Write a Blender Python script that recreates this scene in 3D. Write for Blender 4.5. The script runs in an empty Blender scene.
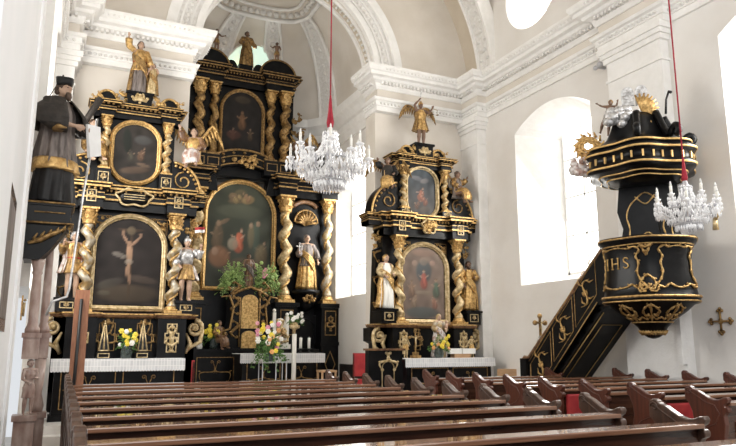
import bpy, math, random
from math import sin, cos, pi, sqrt, radians, atan2
from mathutils import Vector, Matrix

random.seed(7)
S = bpy.context.scene
COL = S.collection
# ------------------------------------------------------------------ camera, world, light
EYE, FOC, PITCH, YAW = 1.6, 665.0, radians(10.5), radians(25.3)
cam_d = bpy.data.cameras.new('camera'); cam = bpy.data.objects.new('camera', cam_d); COL.objects.link(cam)
cam_d.sensor_width = 36; cam_d.lens = 36 * FOC / 736; cam_d.clip_start = 0.05; cam_d.clip_end = 200
cam.location = (0, 0, EYE); cam.rotation_euler = (pi / 2 + PITCH, 0, -YAW)
S.camera = cam
w = bpy.data.worlds.new('daylight'); S.world = w; w.use_nodes = True
bg = w.node_tree.nodes['Background']; bg.inputs[0].default_value = (0.93, 0.96, 1.0, 1); bg.inputs[1].default_value = 1.0
S.view_settings.view_transform = 'Standard'; S.view_settings.look = 'None'
S.view_settings.exposure = -0.32; S.view_settings.gamma = 1.0; S.view_settings.use_curve_mapping = False
S.cycles.max_bounces = 8; S.cycles.diffuse_bounces = 5; S.cycles.use_denoising = True
S.cycles.sample_clamp_indirect = 6


def area(name, loc, to, sx, sy, power, col=(1, 0.98, 0.94)):
    d = bpy.data.lights.new(name, 'AREA'); d.shape = 'RECTANGLE'; d.size = sx; d.size_y = sy; d.energy = power; d.color = col
    o = bpy.data.objects.new(name, d); COL.objects.link(o); o.location = loc
    o.rotation_euler = (Vector(to) - Vector(loc)).to_track_quat('-Z', 'Y').to_euler()
    return o


# daylight entering by the windows, and one added fill panel in the nave
area('daylight_right_window', (10.75, 11.3, 4.9), (4, 10, 2), 1.15, 3.4, 400)
area('daylight_right_window_near', (10.75, 5.78, 4.9), (3, 6.5, 2), 1.15, 3.4, 400)
area('daylight_round_window', (10.7, 11.72, 10.15), (4, 11, 7), 1.3, 1.3, 90)
area('daylight_chancel_window', (7.85, 16.7, 4.5), (4.5, 16.9, 3.6), 1.8, 3.2, 190)
area('daylight_left_window', (-0.9, 11.4, 4.9), (5, 12.4, 3), 1.5, 3.4, 260)
area('nave_fill_panel', (3.0, -1.8, 7.0), (5.5, 14, 4.5), 7, 5, 560)  # added fill panel behind the camera, standing in for unseen nave windows
area('daylight_apse_window', (4.9, 18.35, 9.8), (4.8, 16, 9.5), 1.0, 0.7, 35)


def at(px, py, Y):
    "point of the plane y=Y seen at pixel (px,py)"
    a = (px - 368) / FOC; b = (223 - py) / FOC
    f = (sin(YAW) * cos(PITCH), cos(YAW) * cos(PITCH), sin(PITCH)); r = (cos(YAW), -sin(YAW), 0)
    u = (-sin(YAW) * sin(PITCH), -cos(YAW) * sin(PITCH), cos(PITCH))
    d = [f[i] + a * r[i] + b * u[i] for i in range(3)]
    t = Y / d[1]
    return (d[0] * t, Y, EYE + d[2] * t)


def xz(px, py, Y):
    p = at(px, py, Y); return (p[0], p[2])


# ------------------------------------------------------------------ materials
MAT = {}


def mat(name, c1, c2=None, scale=6, rough=0.5, metal=0.0, bump=0.0, bscale=None, stretch=(1, 1, 1), spec=0.5, emit=0, trans=0, kind='noise', lo=0.35, hi=0.65, coat=0):
    m = bpy.data.materials.new(name); m.use_nodes = True; MAT[name] = m
    nt = m.node_tree; b = nt.nodes['Principled BSDF']; L = nt.links.new
    b.inputs['Base Color'].default_value = (*c1, 1); b.inputs['Roughness'].default_value = rough
    b.inputs['Metallic'].default_value = metal; b.inputs['Specular IOR Level'].default_value = spec
    b.inputs['Transmission Weight'].default_value = trans; b.inputs['Coat Weight'].default_value = coat
    tc = nt.nodes.new('ShaderNodeTexCoord'); mp = nt.nodes.new('ShaderNodeMapping'); L(tc.outputs['Object'], mp.inputs[0])
    mp.inputs['Scale'].default_value = stretch
    if c2 is not None:
        if kind == 'noise':
            n = nt.nodes.new('ShaderNodeTexNoise'); n.inputs['Scale'].default_value = scale; n.inputs['Detail'].default_value = 5
            out = n.outputs['Fac']
        elif kind == 'wave':
            n = nt.nodes.new('ShaderNodeTexWave'); n.inputs['Scale'].default_value = scale; n.inputs['Distortion'].default_value = 6
            n.inputs['Detail'].default_value = 3; out = n.outputs['Fac']
        else:
            n = nt.nodes.new('ShaderNodeTexVoronoi'); n.inputs['Scale'].default_value = scale; out = n.outputs['Distance']
        L(mp.outputs[0], n.inputs['Vector'])
        r = nt.nodes.new('ShaderNodeValToRGB'); L(out, r.inputs[0])
        r.color_ramp.elements[0].position = lo; r.color_ramp.elements[1].position = hi
        r.color_ramp.elements[0].color = (*c1, 1); r.color_ramp.elements[1].color = (*c2, 1)
        L(r.outputs[0], b.inputs['Base Color'])
    if bump:
        n2 = nt.nodes.new('ShaderNodeTexNoise'); n2.inputs['Scale'].default_value = bscale or scale; n2.inputs['Detail'].default_value = 4
        L(mp.outputs[0], n2.inputs['Vector']); bp = nt.nodes.new('ShaderNodeBump'); bp.inputs['Strength'].default_value = bump
        bp.inputs['Distance'].default_value = 0.02; L(n2.outputs['Fac'], bp.inputs['Height']); L(bp.outputs[0], b.inputs['Normal'])
    if emit:
        b.inputs['Emission Color'].default_value = (*c1, 1); b.inputs['Emission Strength'].default_value = emit
    return m


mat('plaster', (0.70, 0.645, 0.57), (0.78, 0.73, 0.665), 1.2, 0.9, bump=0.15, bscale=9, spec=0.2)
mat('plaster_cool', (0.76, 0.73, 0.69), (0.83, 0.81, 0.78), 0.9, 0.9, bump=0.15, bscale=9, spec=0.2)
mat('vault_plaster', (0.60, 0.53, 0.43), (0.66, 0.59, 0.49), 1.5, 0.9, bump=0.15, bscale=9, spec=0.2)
mat('stucco', (0.87, 0.86, 0.835), (0.93, 0.92, 0.90), 5, 0.75, bump=0.3, bscale=25, spec=0.25)
mat('stucco_ornament', (0.78, 0.76, 0.73), (0.88, 0.87, 0.85), 14, 0.8, bump=1.0, bscale=22, spec=0.25)
mat('white_pier', (0.86, 0.87, 0.88), (0.91, 0.91, 0.92), 1.5, 0.7, spec=0.3)
mat('stone_floor', (0.42, 0.38, 0.33), (0.55, 0.5, 0.45), 2.5, 0.35, bump=0.1)
mat('pale_stone', (0.62, 0.60, 0.57), (0.74, 0.72, 0.69), 4, 0.4)
mat('red_marble', (0.22, 0.125, 0.10), (0.50, 0.39, 0.34), 9, 0.3, stretch=(1, 1, .4), lo=.3, hi=.7)
mat('black', (0.0025, 0.0025, 0.003), (0.009, 0.009, 0.010), 5, 0.32, lo=.45, hi=.8, spec=.22)
mat('black_matte', (0.012, 0.011, 0.010), (0.03, 0.027, 0.024), 8, 0.5)
mat('gold', (0.38, 0.22, 0.075), (0.76, 0.51, 0.21), 22, 0.36, metal=0.72, bump=0.6, bscale=45)
mat('gold_dark', (0.16, 0.09, 0.035), (0.46, 0.29, 0.11), 16, 0.42, metal=0.6, bump=0.7, bscale=35)
mat('gold_pale', (0.38, 0.27, 0.12), (0.72, 0.57, 0.34), 14, 0.42, metal=0.45, bump=0.6, bscale=30)
mat('gold_line', (0.62, 0.38, 0.13), (0.80, 0.54, 0.22), 20, 0.4, metal=0.5)
mat('silver_gold', (0.50, 0.45, 0.36), (0.36, 0.25, 0.11), 9, 0.36, metal=0.4, bump=0.5, bscale=25, lo=.42, hi=.6)
mat('silver', (0.36, 0.35, 0.34), (0.80, 0.80, 0.81), 18, 0.3, metal=0.5, bump=0.4, bscale=30)
mat('brown_trim', (0.10, 0.045, 0.022), (0.26, 0.14, 0.065), 12, 0.35)
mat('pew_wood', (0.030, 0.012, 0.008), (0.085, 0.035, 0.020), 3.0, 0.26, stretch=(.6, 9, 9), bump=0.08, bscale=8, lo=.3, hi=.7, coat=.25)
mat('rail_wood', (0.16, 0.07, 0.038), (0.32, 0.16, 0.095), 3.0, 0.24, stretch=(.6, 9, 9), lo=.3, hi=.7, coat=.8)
mat('end_wood', (0.050, 0.026, 0.018), (0.12, 0.062, 0.040), 3.0, 0.3, stretch=(9, 9, .8), lo=.3, hi=.7, coat=.2)
mat('pew_wood_red', (0.055, 0.016, 0.010), (0.12, 0.036, 0.020), 3.0, 0.3, stretch=(9, 9, .8), lo=.3, hi=.7, coat=.2)
mat('post_wood', (0.26, 0.105, 0.055), (0.36, 0.16, 0.085), 6, 0.5, stretch=(9, 9, 1))
mat('light_wood', (0.50, 0.30, 0.16), (0.62, 0.40, 0.23), 6, 0.5, stretch=(1, 1, 8))
mat('skin', (0.40, 0.25, 0.17), (0.54, 0.37, 0.27), 9, 0.5)
mat('skin_dark', (0.14, 0.08, 0.05), (0.24, 0.14, 0.09), 9, 0.45)
mat('hair', (0.045, 0.025, 0.015), (0.09, 0.05, 0.03), 30, 0.6)
mat('black_cloth', (0.005, 0.005, 0.006), (0.015, 0.014, 0.014), 8, 0.5, spec=.3)
mat('grey_brown_cloth', (0.055, 0.04, 0.034), (0.26, 0.22, 0.20), 9, 0.5, stretch=(3, 3, .5))
mat('dark_fur', (0.014, 0.011, 0.009), (0.035, 0.027, 0.021), 25, 0.7, bump=.5, bscale=40)
mat('white_cloth', (0.78, 0.78, 0.78), (0.86, 0.86, 0.86), 8, 0.8)
mat('red_cloth', (0.32, 0.015, 0.02), (0.42, 0.03, 0.03), 8, 0.75)
mat('blue_cloth', (0.05, 0.09, 0.14), (0.10, 0.16, 0.20), 9, 0.5)
mat('rose_white', (0.36, 0.22, 0.17), (0.74, 0.70, 0.68), 12, 0.45, metal=.1, lo=.4, hi=.6)
mat('wax', (0.88, 0.86, 0.80), None, rough=0.5)
mat('leaf', (0.05, 0.13, 0.025), (0.13, 0.26, 0.06), 12, 0.6)
mat('leaf_light', (0.26, 0.42, 0.10), (0.46, 0.60, 0.24), 12, 0.6)
mat('yellow_petal', (0.80, 0.60, 0.03), (0.88, 0.75, 0.12), 12, 0.6)
mat('pink_petal', (0.75, 0.26, 0.38), (0.85, 0.45, 0.52), 12, 0.6)
mat('white_petal', (0.85, 0.82, 0.74), (0.9, 0.88, 0.84), 12, 0.6)
mat('orange_petal', (0.80, 0.38, 0.14), (0.86, 0.5, 0.22), 12, 0.6)
mat('dark_metal', (0.03, 0.03, 0.03), None, rough=.4, metal=.6)
mat('grey_metal', (0.5, 0.5, 0.52), None, rough=.4, metal=.3)
mat('vase_glass', (0.10, 0.13, 0.12), None, rough=.1, trans=.5)
mat('clear_glass', (0.92, 0.95, 0.95), None, rough=.05, trans=.9)
mat('crystal', (0.97, 0.97, 0.98), None, rough=.15, trans=.0, spec=.8)
mat('crystal_dim', (0.80, 0.80, 0.83), None, rough=.08, trans=.45, spec=.8)
mat('red_velvet', (0.30, 0.015, 0.03), (0.40, 0.03, 0.05), 12, 0.9)
mat('window_light', (1.0, 0.985, 0.95), None, emit=3.0)
mat('window_green', (0.70, 0.93, 0.82), None, emit=0.75)
mat('window_bar', (0.80, 0.80, 0.78), None, rough=.6)
mat('paper', (0.80, 0.79, 0.76), None, rough=.8)


def lace(name):
    m = mat(name, (0.80, 0.80, 0.80), None, rough=.85); nt = m.node_tree
    b = nt.nodes['Principled BSDF']; br = nt.nodes.new('ShaderNodeTexBrick'); tc = nt.nodes.new('ShaderNodeTexCoord')
    mp = nt.nodes.new('ShaderNodeMapping'); mp.inputs['Rotation'].default_value = (pi / 2, 0, 0)
    nt.links.new(tc.outputs['Object'], mp.inputs[0]); nt.links.new(mp.outputs[0], br.inputs['Vector'])
    br.inputs['Color1'].default_value = (.62, .63, .65, 1); br.inputs['Color2'].default_value = (.72, .73, .74, 1)
    br.inputs['Mortar'].default_value = (.86, .86, .86, 1); br.inputs['Scale'].default_value = 9; br.offset = 0
    br.inputs['Mortar Size'].default_value = .04; br.inputs['Brick Width'].default_value = .5; br.inputs['Row Height'].default_value = .9
    nt.links.new(br.outputs['Color'], b.inputs['Base Color'])


lace('lace')
pm = bpy.data.materials.new('oil_paint'); pm.use_nodes = True; MAT['oil_paint'] = pm
_a = pm.node_tree.nodes.new('ShaderNodeVertexColor'); _a.layer_name = 'paint'
pm.node_tree.links.new(_a.outputs[0], pm.node_tree.nodes['Principled BSDF'].inputs['Base Color'])
pm.node_tree.nodes['Principled BSDF'].inputs['Roughness'].default_value = 0.5
pm.node_tree.nodes['Principled BSDF'].inputs['Specular IOR Level'].default_value = 0.18


# ------------------------------------------------------------------ mesh builder
def lerp(a, b, t): return a + (b - a) * t


class MB:
    def __init__(s): s.v = []; s.f = []; s.m = []; s.s = []

    def add(s, vs, fs, m=0, smooth=False):
        o = len(s.v); s.v += [tuple(v) for v in vs]
        for f in fs: s.f.append([i + o for i in f]); s.m.append(m); s.s.append(smooth)
        return s

    def box(s, c, d, m=0, rz=0):
        x, y, z = [k / 2 for k in d]; vs = []
        for a in (-x, x):
            for b in (-y, y):
                for e in (-z, z):
                    vs.append((c[0] + a * cos(rz) - b * sin(rz), c[1] + a * sin(rz) + b * cos(rz), c[2] + e))
        return s.add(vs, [(0, 1, 3, 2), (4, 6, 7, 5), (0, 4, 5, 1), (2, 3, 7, 6), (0, 2, 6, 4), (1, 5, 7, 3)], m)

    def bx(s, x0, x1, y0, y1, z0, z1, m=0):
        return s.box(((x0 + x1) / 2, (y0 + y1) / 2, (z0 + z1) / 2), (abs(x1 - x0), abs(y1 - y0), abs(z1 - z0)), m)

    def tube(s, pts, r, n=6, m=0, flat=1.0):
        P = [Vector(p) for p in pts]; k = len(P); R = r if isinstance(r, (list, tuple)) else [r] * k
        vs = []; prev = None
        for i in range(k):
            t = (P[min(i + 1, k - 1)] - P[max(i - 1, 0)])
            t = t.normalized() if t.length > 1e-9 else Vector((0, 0, 1))
            if prev is None:
                a = t.cross(Vector((0, 1, 0)))
                if a.length < .1: a = t.cross(Vector((1, 0, 0)))
            else:
                a = prev - t * prev.dot(t)
                if a.length < 1e-4: a = t.orthogonal()
            a.normalize(); prev = a; b = t.cross(a)
            for j in range(n):
                q = 2 * pi * j / n
                vs.append(P[i] + a * (R[i] * cos(q)) + b * (R[i] * sin(q) * flat))
        fs = [(i * n + j, i * n + (j + 1) % n, (i + 1) * n + (j + 1) % n, (i + 1) * n + j) for i in range(k - 1) for j in range(n)]
        fs += [tuple(range(n - 1, -1, -1)), tuple((k - 1) * n + j for j in range(n))]
        return s.add(vs, fs, m, True)

    def loft(s, rings, m=0, smooth=True, caps=True, closed=True):
        n = len(rings[0]); vs = [p for r in rings for p in r]; k = len(rings)
        fs = [(i * n + j, i * n + (j + 1) % n, (i + 1) * n + (j + 1) % n, (i + 1) * n + j) for i in range(k - 1) for j in range(n if closed else n - 1)]
        if caps: fs += [tuple(range(n - 1, -1, -1)), tuple((k - 1) * n + j for j in range(n))]
        return s.add(vs, fs, m, smooth)

    def lathe(s, prof, c=(0, 0, 0), n=14, m=0, smooth=True, sx=1, sy=1, rot=0):
        return s.loft([[(c[0] + r * sx * cos(2 * pi * j / n + rot), c[1] + r * sy * sin(2 * pi * j / n + rot), c[2] + z) for j in range(n)] for r, z in prof], m, smooth)

    def ell(s, c, r, m=0, n=10, k=7):
        r = r if isinstance(r, (tuple, list)) else (r, r, r)
        return s.loft([[(c[0] + r[0] * sin(pi * (i + .15) / (k - .7)) * cos(2 * pi * j / n), c[1] + r[1] * sin(pi * (i + .15) / (k - .7)) * sin(2 * pi * j / n),
                         c[2] - r[2] * cos(pi * (i + .15) / (k - .7))) for j in range(n)] for i in range(k)], m)

    def plate(s, out, y0, y1, m=0):
        "outline of (x,z) points made a solid between y0 (front) and y1"
        n = len(out)
        return s.add([(x, y0, z) for x, z in out] + [(x, y1, z) for x, z in out],
                     [tuple(range(n)), tuple(range(2 * n - 1, n - 1, -1))] + [(i, i + n, (i + 1) % n + n, (i + 1) % n) for i in range(n)], m)

    def plate_x(s, out, x0, x1, m=0):
        "outline of (y,z) points made a solid between x0 and x1"
        n = len(out)
        return s.add([(x0, y, z) for y, z in out] + [(x1, y, z) for y, z in out],
                     [tuple(range(n)), tuple(range(2 * n - 1, n - 1, -1))] + [(i, i + n, (i + 1) % n + n, (i + 1) % n) for i in range(n)], m)

    def frame(s, path, prof, m=0, smooth=False):
        "closed xz path swept with profile (outward offset, y)"
        n = len(path); vs = []
        area_ = sum(path[i][0] * path[(i + 1) % n][1] - path[(i + 1) % n][0] * path[i][1] for i in range(n)); sg = 1 if area_ > 0 else -1
        for i in range(n):
            p0, p, p1 = path[i - 1], path[i], path[(i + 1) % n]
            d0 = Vector((p[0] - p0[0], p[1] - p0[1])).normalized(); d1 = Vector((p1[0] - p[0], p1[1] - p[1])).normalized()
            n0 = Vector((d0.y, -d0.x)) * sg; n1 = Vector((d1.y, -d1.x)) * sg; q = (n0 + n1)
            q = q / max(q.length_squared / 2, .4)
            for o, y in prof: vs.append((p[0] + q.x * o, y, p[1] + q.y * o))
        k = len(prof)
        return s.add(vs, [(i * k + j, ((i + 1) % n) * k + j, ((i + 1) % n) * k + (j + 1) % k, i * k + (j + 1) % k) for i in range(n) for j in range(k)], m, smooth)

    def mold(s, path, prof, m=0, closed=False):
        "plan path of (x,y) swept with profile (out to the right hand side, z)"
        n = len(path); vs = []
        for i in range(n):
            p = Vector(path[i]); a = Vector(path[i - 1]) if (i or closed) else None; b = Vector(path[(i + 1) % n]) if (i < n - 1 or closed) else None
            ns = []
            if a is not None: d = (p - a).normalized(); ns.append(Vector((d.y, -d.x)))
            if b is not None: d = (b - p).normalized(); ns.append(Vector((d.y, -d.x)))
            q = ns[0] if len(ns) == 1 else (ns[0] + ns[1]) / max((ns[0] + ns[1]).length_squared / 2, .3)
            for o, z in prof: vs.append((p.x + q.x * o, p.y + q.y * o, z))
        k = len(prof)
        fs = [(i * k + j, i * k + (j + 1) % k, ((i + 1) % n) * k + (j + 1) % k, ((i + 1) % n) * k + j) for i in range(n if closed else n - 1) for j in range(k)]
        if not closed: fs += [tuple(range(k)), tuple(range((n - 1) * k + k - 1, (n - 1) * k - 1, -1))]
        return s.add(vs, fs, m)

    def build(s, name, mats, parent=None, origin=None, solid=0, **tags):
        me = bpy.data.meshes.new(name)
        org = Vector((0, 0, 0))
        if parent is not None:
            q = parent
            while q is not None: org += q.location; q = q.parent
        elif origin is not None: org = Vector(origin)
        elif s.v and tags.get('kind') != 'structure':
            xs, ys, zs = zip(*s.v); org = Vector(((min(xs) + max(xs)) / 2, (min(ys) + max(ys)) / 2, min(zs)))
        me.from_pydata([(v[0] - org.x, v[1] - org.y, v[2] - org.z) for v in s.v], [], s.f)
        for mm in (mats if isinstance(mats, (list, tuple)) else [mats]): me.materials.append(MAT[mm])
        me.polygons.foreach_set('material_index', s.m); me.polygons.foreach_set('use_smooth', s.s); me.validate(); me.update()
        import bmesh
        b = bmesh.new(); b.from_mesh(me); bmesh.ops.recalc_face_normals(b, faces=b.faces); b.to_mesh(me); b.free()
        o = bpy.data.objects.new(name, me); COL.objects.link(o)
        if parent is not None: o.parent = parent
        else: o.location = org
        for k, v in tags.items(): o[k] = v
        return o


def thing(name, label, cat, loc=(0, 0, 0), group=None):
    o = bpy.data.objects.new(name, None); COL.objects.link(o); o.location = loc; o['label'] = label; o['category'] = cat
    if group: o['group'] = group
    o.empty_display_size = .1
    return o


def copy_tree(o, parent=None):
    c = o.copy(); COL.objects.link(c); c.parent = parent
    for ch in o.children: copy_tree(ch, c)
    return c


def struct(mb, name, m): return mb.build(name, m, kind='structure')


# curve helpers ------------------------------------------------------
def arc(cx, cz, r, a0, a1, n, rz=None):
    rz = rz or r
    return [(cx + r * cos(radians(lerp(a0, a1, i / n))), cz + rz * sin(radians(lerp(a0, a1, i / n)))) for i in range(n + 1)]


def arch_path(x0, x1, z0, z1, n=18, rise=None):
    r = (x1 - x0) / 2; rise = rise or r
    return [(x0, z0), (x1, z0)] + arc((x0 + x1) / 2, z1 - rise, r, 0, 180, n, rise)


def stadium(x0, x1, z0, z1, n=12, rise=None):
    r = (x1 - x0) / 2; rise = rise or r; c = (x0 + x1) / 2
    return arc(c, z1 - rise, r, 0, 180, n, rise) + arc(c, z0 + rise, r, 180, 360, n, rise)


def spiral(cx, cz, r, a0, turns, n=14, shrink=.25):
    return [(cx + lerp(r, r * shrink, i / n) * cos(a0 + 2 * pi * turns * i / n), cz + lerp(r, r * shrink, i / n) * sin(a0 + 2 * pi * turns * i / n)) for i in range(n + 1)]


def scroll(mb, x0, z0, x1, z1, y, r=.012, bow=.25, m=0, curl=.3, fl=1):
    "an S scroll of gilt leafwork from one point to another, curled at both ends, with leaf sprigs"
    dx, dz = x1 - x0, z1 - z0; L = sqrt(dx * dx + dz * dz); nx, nz = -dz / L * fl, dx / L * fl; pts = []
    for i in range(13):
        t = i / 12; o = sin(2 * pi * t) * bow * L
        pts.append((x0 + dx * t + nx * o, y - r * .6, z0 + dz * t + nz * o))
    mb.tube(pts, [r * (.5 + sin(pi * i / 12)) for i in range(13)], 5, m)
    for (cx, cz, a) in ((x0, z0, atan2(nz, nx)), (x1, z1, atan2(-nz, -nx))):
        sp = spiral(cx - cos(a) * curl * L * .3, cz - sin(a) * curl * L * .3, curl * L * .3, a, 1.2 * fl, 9)
        mb.tube([(p[0], y - r * .6, p[1]) for p in sp], [r * lerp(.9, .5, i / 9) for i in range(10)], 5, m)
    for t in (.3, .7):
        bx, bz = x0 + dx * t, z0 + dz * t; o = sin(2 * pi * t) * bow * L; bx += nx * o; bz += nz * o
        sgn = 1 if o > 0 else -1
        mb.tube([(bx, y - r, bz), (bx + nx * sgn * L * .08 + dx * .05, y - r * 2, bz + nz * sgn * L * .08 + dz * .05), (bx + nx * sgn * L * .16, y - r, bz + nz * sgn * L * .16)], [r, r * 1.2, r * .3], 5, m)


def rocaille(mb, cx, cz, w_, h_, y, r=.012, m=0):
    "symmetric gilt cartouche"
    for sx in (-1, 1):
        scroll(mb, cx, cz - h_ * .45, cx + sx * w_ * .45, cz, y, r, .2, m, .35, sx)
        scroll(mb, cx + sx * w_ * .45, cz, cx, cz + h_ * .45, y, r, .2, m, .35, sx)
    mb.ell((cx, y - r, cz + h_ * .45), (w_ * .13, r * 2, h_ * .13), m, 8, 5)


def rect_line(mb, x0, x1, z0, z1, y, w_=.015, m=0):
    mb.frame([(x0, z0), (x1, z0), (x1, z1), (x0, z1)], [(-w_, y), (-w_, y - w_ * .8), (0, y - w_ * .8), (0, y)], m)


def inside(shape, x, z):
    c = False; n = len(shape); j = n - 1
    for i in range(n):
        xi, zi = shape[i]; xj, zj = shape[j]
        if (zi > z) != (zj > z) and x < (xj - xi) * (z - zi) / (zj - zi) + xi: c = not c
        j = i
    return c


def painting(parent, shape, y, base, blobs, cell=.028, name='painting', seed=1, label=None, dark=.62):
    xs = [p[0] for p in shape]; zs = [p[1] for p in shape]; x0, x1, z0, z1 = min(xs), max(xs), min(zs), max(zs)
    nx = max(6, int((x1 - x0) / cell)); nz = max(6, int((z1 - z0) / cell)); rnd = random.Random(seed)
    ww = [(rnd.uniform(1, 9), rnd.uniform(1, 9), rnd.uniform(0, 6)) for _ in range(7)]
    keep = {}; vs = []; cols = []; fs = []

    def col(u, v):
        c = list(base(u, v)) if callable(base) else list(base)
        nn = sum(sin(a * 3 * u + p + 2 * sin(b * v)) * cos(b * 3 * v - p) for a, b, p in ww) / 7
        c = [k * (1 + .55 * nn) for k in c]
        for (bu, bv, ru, rv, an, cc, st) in blobs:
            dx, dz = u - bu, v - bv; a = radians(an); X = dx * cos(a) + dz * sin(a) * (z1 - z0) / (x1 - x0); Z = -dx * sin(a) * (x1 - x0) / (z1 - z0) + dz * cos(a)
            d = (X / ru) ** 2 + (Z / rv) ** 2
            k = st * max(0, min(1, (1.35 - d) / .7)) * (1 + .25 * nn)
            k = max(0, min(1, k)); sh = 1 - .35 * max(-1, min(1, (X / ru - Z / rv) * .5))
            c = [lerp(c[i], cc[i] * sh, k) for i in range(3)]
        return [max(0, min(1, k * dark)) for k in c]
    for i in range(nx + 1):
        for j in range(nz + 1):
            u, v = i / nx, j / nz; keep[i, j] = len(vs); vs.append((lerp(x0, x1, u), y, lerp(z0, z1, v))); cols.append(col(u, v))
    cx, cz = (x0 + x1) / 2, (z0 + z1) / 2
    for i in range(nx):
        for j in range(nz):
            X, Z = lerp(x0, x1, (i + .5) / nx), lerp(z0, z1, (j + .5) / nz)
            if inside(shape, cx + (X - cx) * .985, cz + (Z - cz) * .985): fs.append((keep[i, j], keep[i + 1, j], keep[i + 1, j + 1], keep[i, j + 1]))
    mb = MB(); mb.add(vs, fs, 0, True); o = mb.build(name, 'oil_paint', parent)
    ca = o.data.color_attributes.new('paint', 'FLOAT_COLOR', 'POINT')
    # loose vertices are kept, the order is the order of cols
    for k, c in enumerate(cols): ca.data[k].color = (*c, 1)
    if label: o['label'] = label
    return o


# ------------------------------------------------------------------ the building
XR, XL, YB = 9.9, -0.3, 14.5
AX = 4.8


def wall_pts(holes, s0, s1, zlo, zhi, step=.15):
    "strips of a wall with openings; holes = (sa, sb, lo(s), hi(s))"
    cut = {s0, s1}
    for a, b, lo, hi in holes:
        k = 18
        for i in range(k + 1): cut.add(a + (b - a) * (1 - cos(pi * i / k)) / 2)
    c = sorted(cut); quads = []
    for a, b in zip(c, c[1:]):
        if b - a < 1e-6: continue
        mid = (a + b) / 2; hs = sorted([h for h in holes if h[0] < mid < h[1]], key=lambda h: h[2](mid))
        za, zb = zlo, zlo
        for h in hs:
            quads.append(((a, za), (b, zb), (b, h[2](b)), (a, h[2](a)))); za, zb = h[3](a), h[3](b)
        quads.append(((a, za), (b, zb), (b, zhi), (a, zhi)))
    return quads


def seg_arch(a, b, spring, rise):
    return lambda s: spring + rise * sqrt(max(0, 1 - ((s - (a + b) / 2) / ((b - a) / 2)) ** 2)) if rise > 1.2 else spring + rise * (1 - ((s - (a + b) / 2) / ((b - a) / 2)) ** 2)


def wall_x(mb, X, holes, s0, s1, zlo, zhi, m=0, flip=1, depth=.8, splay=.45, drop=.12, mr=0):
    for q in wall_pts(holes, s0, s1, zlo, zhi): mb.add([(X, s, z) for s, z in q], [(0, 1, 2, 3)], m)
    for a, b, lo, hi in holes:      # splayed reveals
        k = 20; S_ = [a + (b - a) * (1 - cos(pi * i / k)) / 2 for i in range(k + 1)]; cy = (a + b) / 2
        cs = [(s, hi(s)) for s in S_] + [(s, lo(s)) for s in reversed(S_)]
        zc = (max(z for _, z in cs) + min(z for _, z in cs)) / 2; hw = (b - a) / 2; hh = (max(z for _, z in cs) - min(z for _, z in cs)) / 2
        inn = [(cy + (s - cy) * (hw - splay) / hw, zc + (z - zc) * (hh - drop) / hh) for s, z in cs]
        n = len(cs)
        mb.add([(X, s, z) for s, z in cs] + [(X + flip * depth, s, z) for s, z in inn], [(i, (i + 1) % n, (i + 1) % n + n, i + n) for i in range(n)], mr)


def window_x(name, X, a, b, z0, zt, rise, nb=3, mt='window_light', rnd=False):
    "glazed window unit in the plane x = X, bars and panes"
    mb = MB(); cy = (a + b) / 2
    if rnd: out = [(cy + (b - a) / 2 * cos(2 * pi * i / 28), (z0 + zt) / 2 + (zt - z0) / 2 * sin(2 * pi * i / 28)) for i in range(28)]
    else: out = [(a, z0), (b, z0)] + [(lerp(b, a, i / 12), zt - rise + rise * (1 - (2 * i / 12 - 1) ** 2)) for i in range(13)]
    mb.plate_x(out, X, X + .02, 0); g = struct(mb, name, mt)
    fb = MB()
    if not rnd:
        for i in range(1, nb + 1): fb.bx(X - .03, X, a, b, lerp(z0, zt, i / (nb + 1)) - .02, lerp(z0, zt, i / (nb + 1)) + .02)
        fb.bx(X - .03, X, cy - .02, cy + .02, z0, zt - rise * .1)
        for s_ in (a, b - .05): fb.bx(X - .04, X, s_, s_ + .05, z0, zt - rise)
        fb.bx(X - .04, X, a, b, z0, z0 + .06)
    else:
        fb.plate_x([(cy - .02, z0), (cy + .02, z0), (cy + .02, zt), (cy - .02, zt)], X - .03, X)
    fb.build('window_frame', 'window_bar', g, kind='structure')
    return g


mb = MB(); mb.bx(-3, XR + .1, -3, 14.0, -.1, 0); struct(mb, 'floor', 'stone_floor')
mb = MB(); mb.bx(-.28, 9.88, 12.3, 14.52, 0, .16); mb.bx(-.28, 9.88, 12.6, 14.52, .16, .30); struct(mb, 'trim_1', 'pale_stone')
mb = MB(); mb.bx(2.2, 7.4, 14.52, 19.3, 0, .3); mb.bx(2.45, 7.15, 16.2, 19.2, .3, .45); struct(mb, 'trim_2', 'pale_stone')

# right wall with its windows
H1 = (10.02, 12.56, lambda s: 3.0, seg_arch(10.02, 12.56, 6.68, .42))
H2 = (4.55, 7.0, lambda s: 3.0, seg_arch(4.55, 7.0, 6.8, .42))
H3 = (-1.2, 1.2, lambda s: 3.0, seg_arch(-1.2, 1.2, 6.8, .42))
RC, RR = 11.72, .98
HR = (RC - RR, RC + RR, lambda s: 10.15 - RR * sqrt(max(0, 1 - ((s - RC) / RR) ** 2)), lambda s: 10.15 + RR * sqrt(max(0, 1 - ((s - RC) / RR) ** 2)))
HR2 = (5.9 - RR, 5.9 + RR, lambda s: 10.15 - RR * sqrt(max(0, 1 - ((s - 5.9) / RR) ** 2)), lambda s: 10.15 + RR * sqrt(max(0, 1 - ((s - 5.9) / RR) ** 2)))
mb = MB(); wall_x(mb, XR, [H1, H2, H3, HR, HR2], -3, YB, 0, 12.6, 0, 1, .95, .62, .22, 1); struct(mb, 'wall_right', ['plaster_cool', 'stucco'])
window_x('window_1', XR + .94, 10.64, 11.94, 3.22, 6.85, .25)
window_x('window_2', XR + .94, 5.17, 6.38, 3.22, 6.95, .25)
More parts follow.
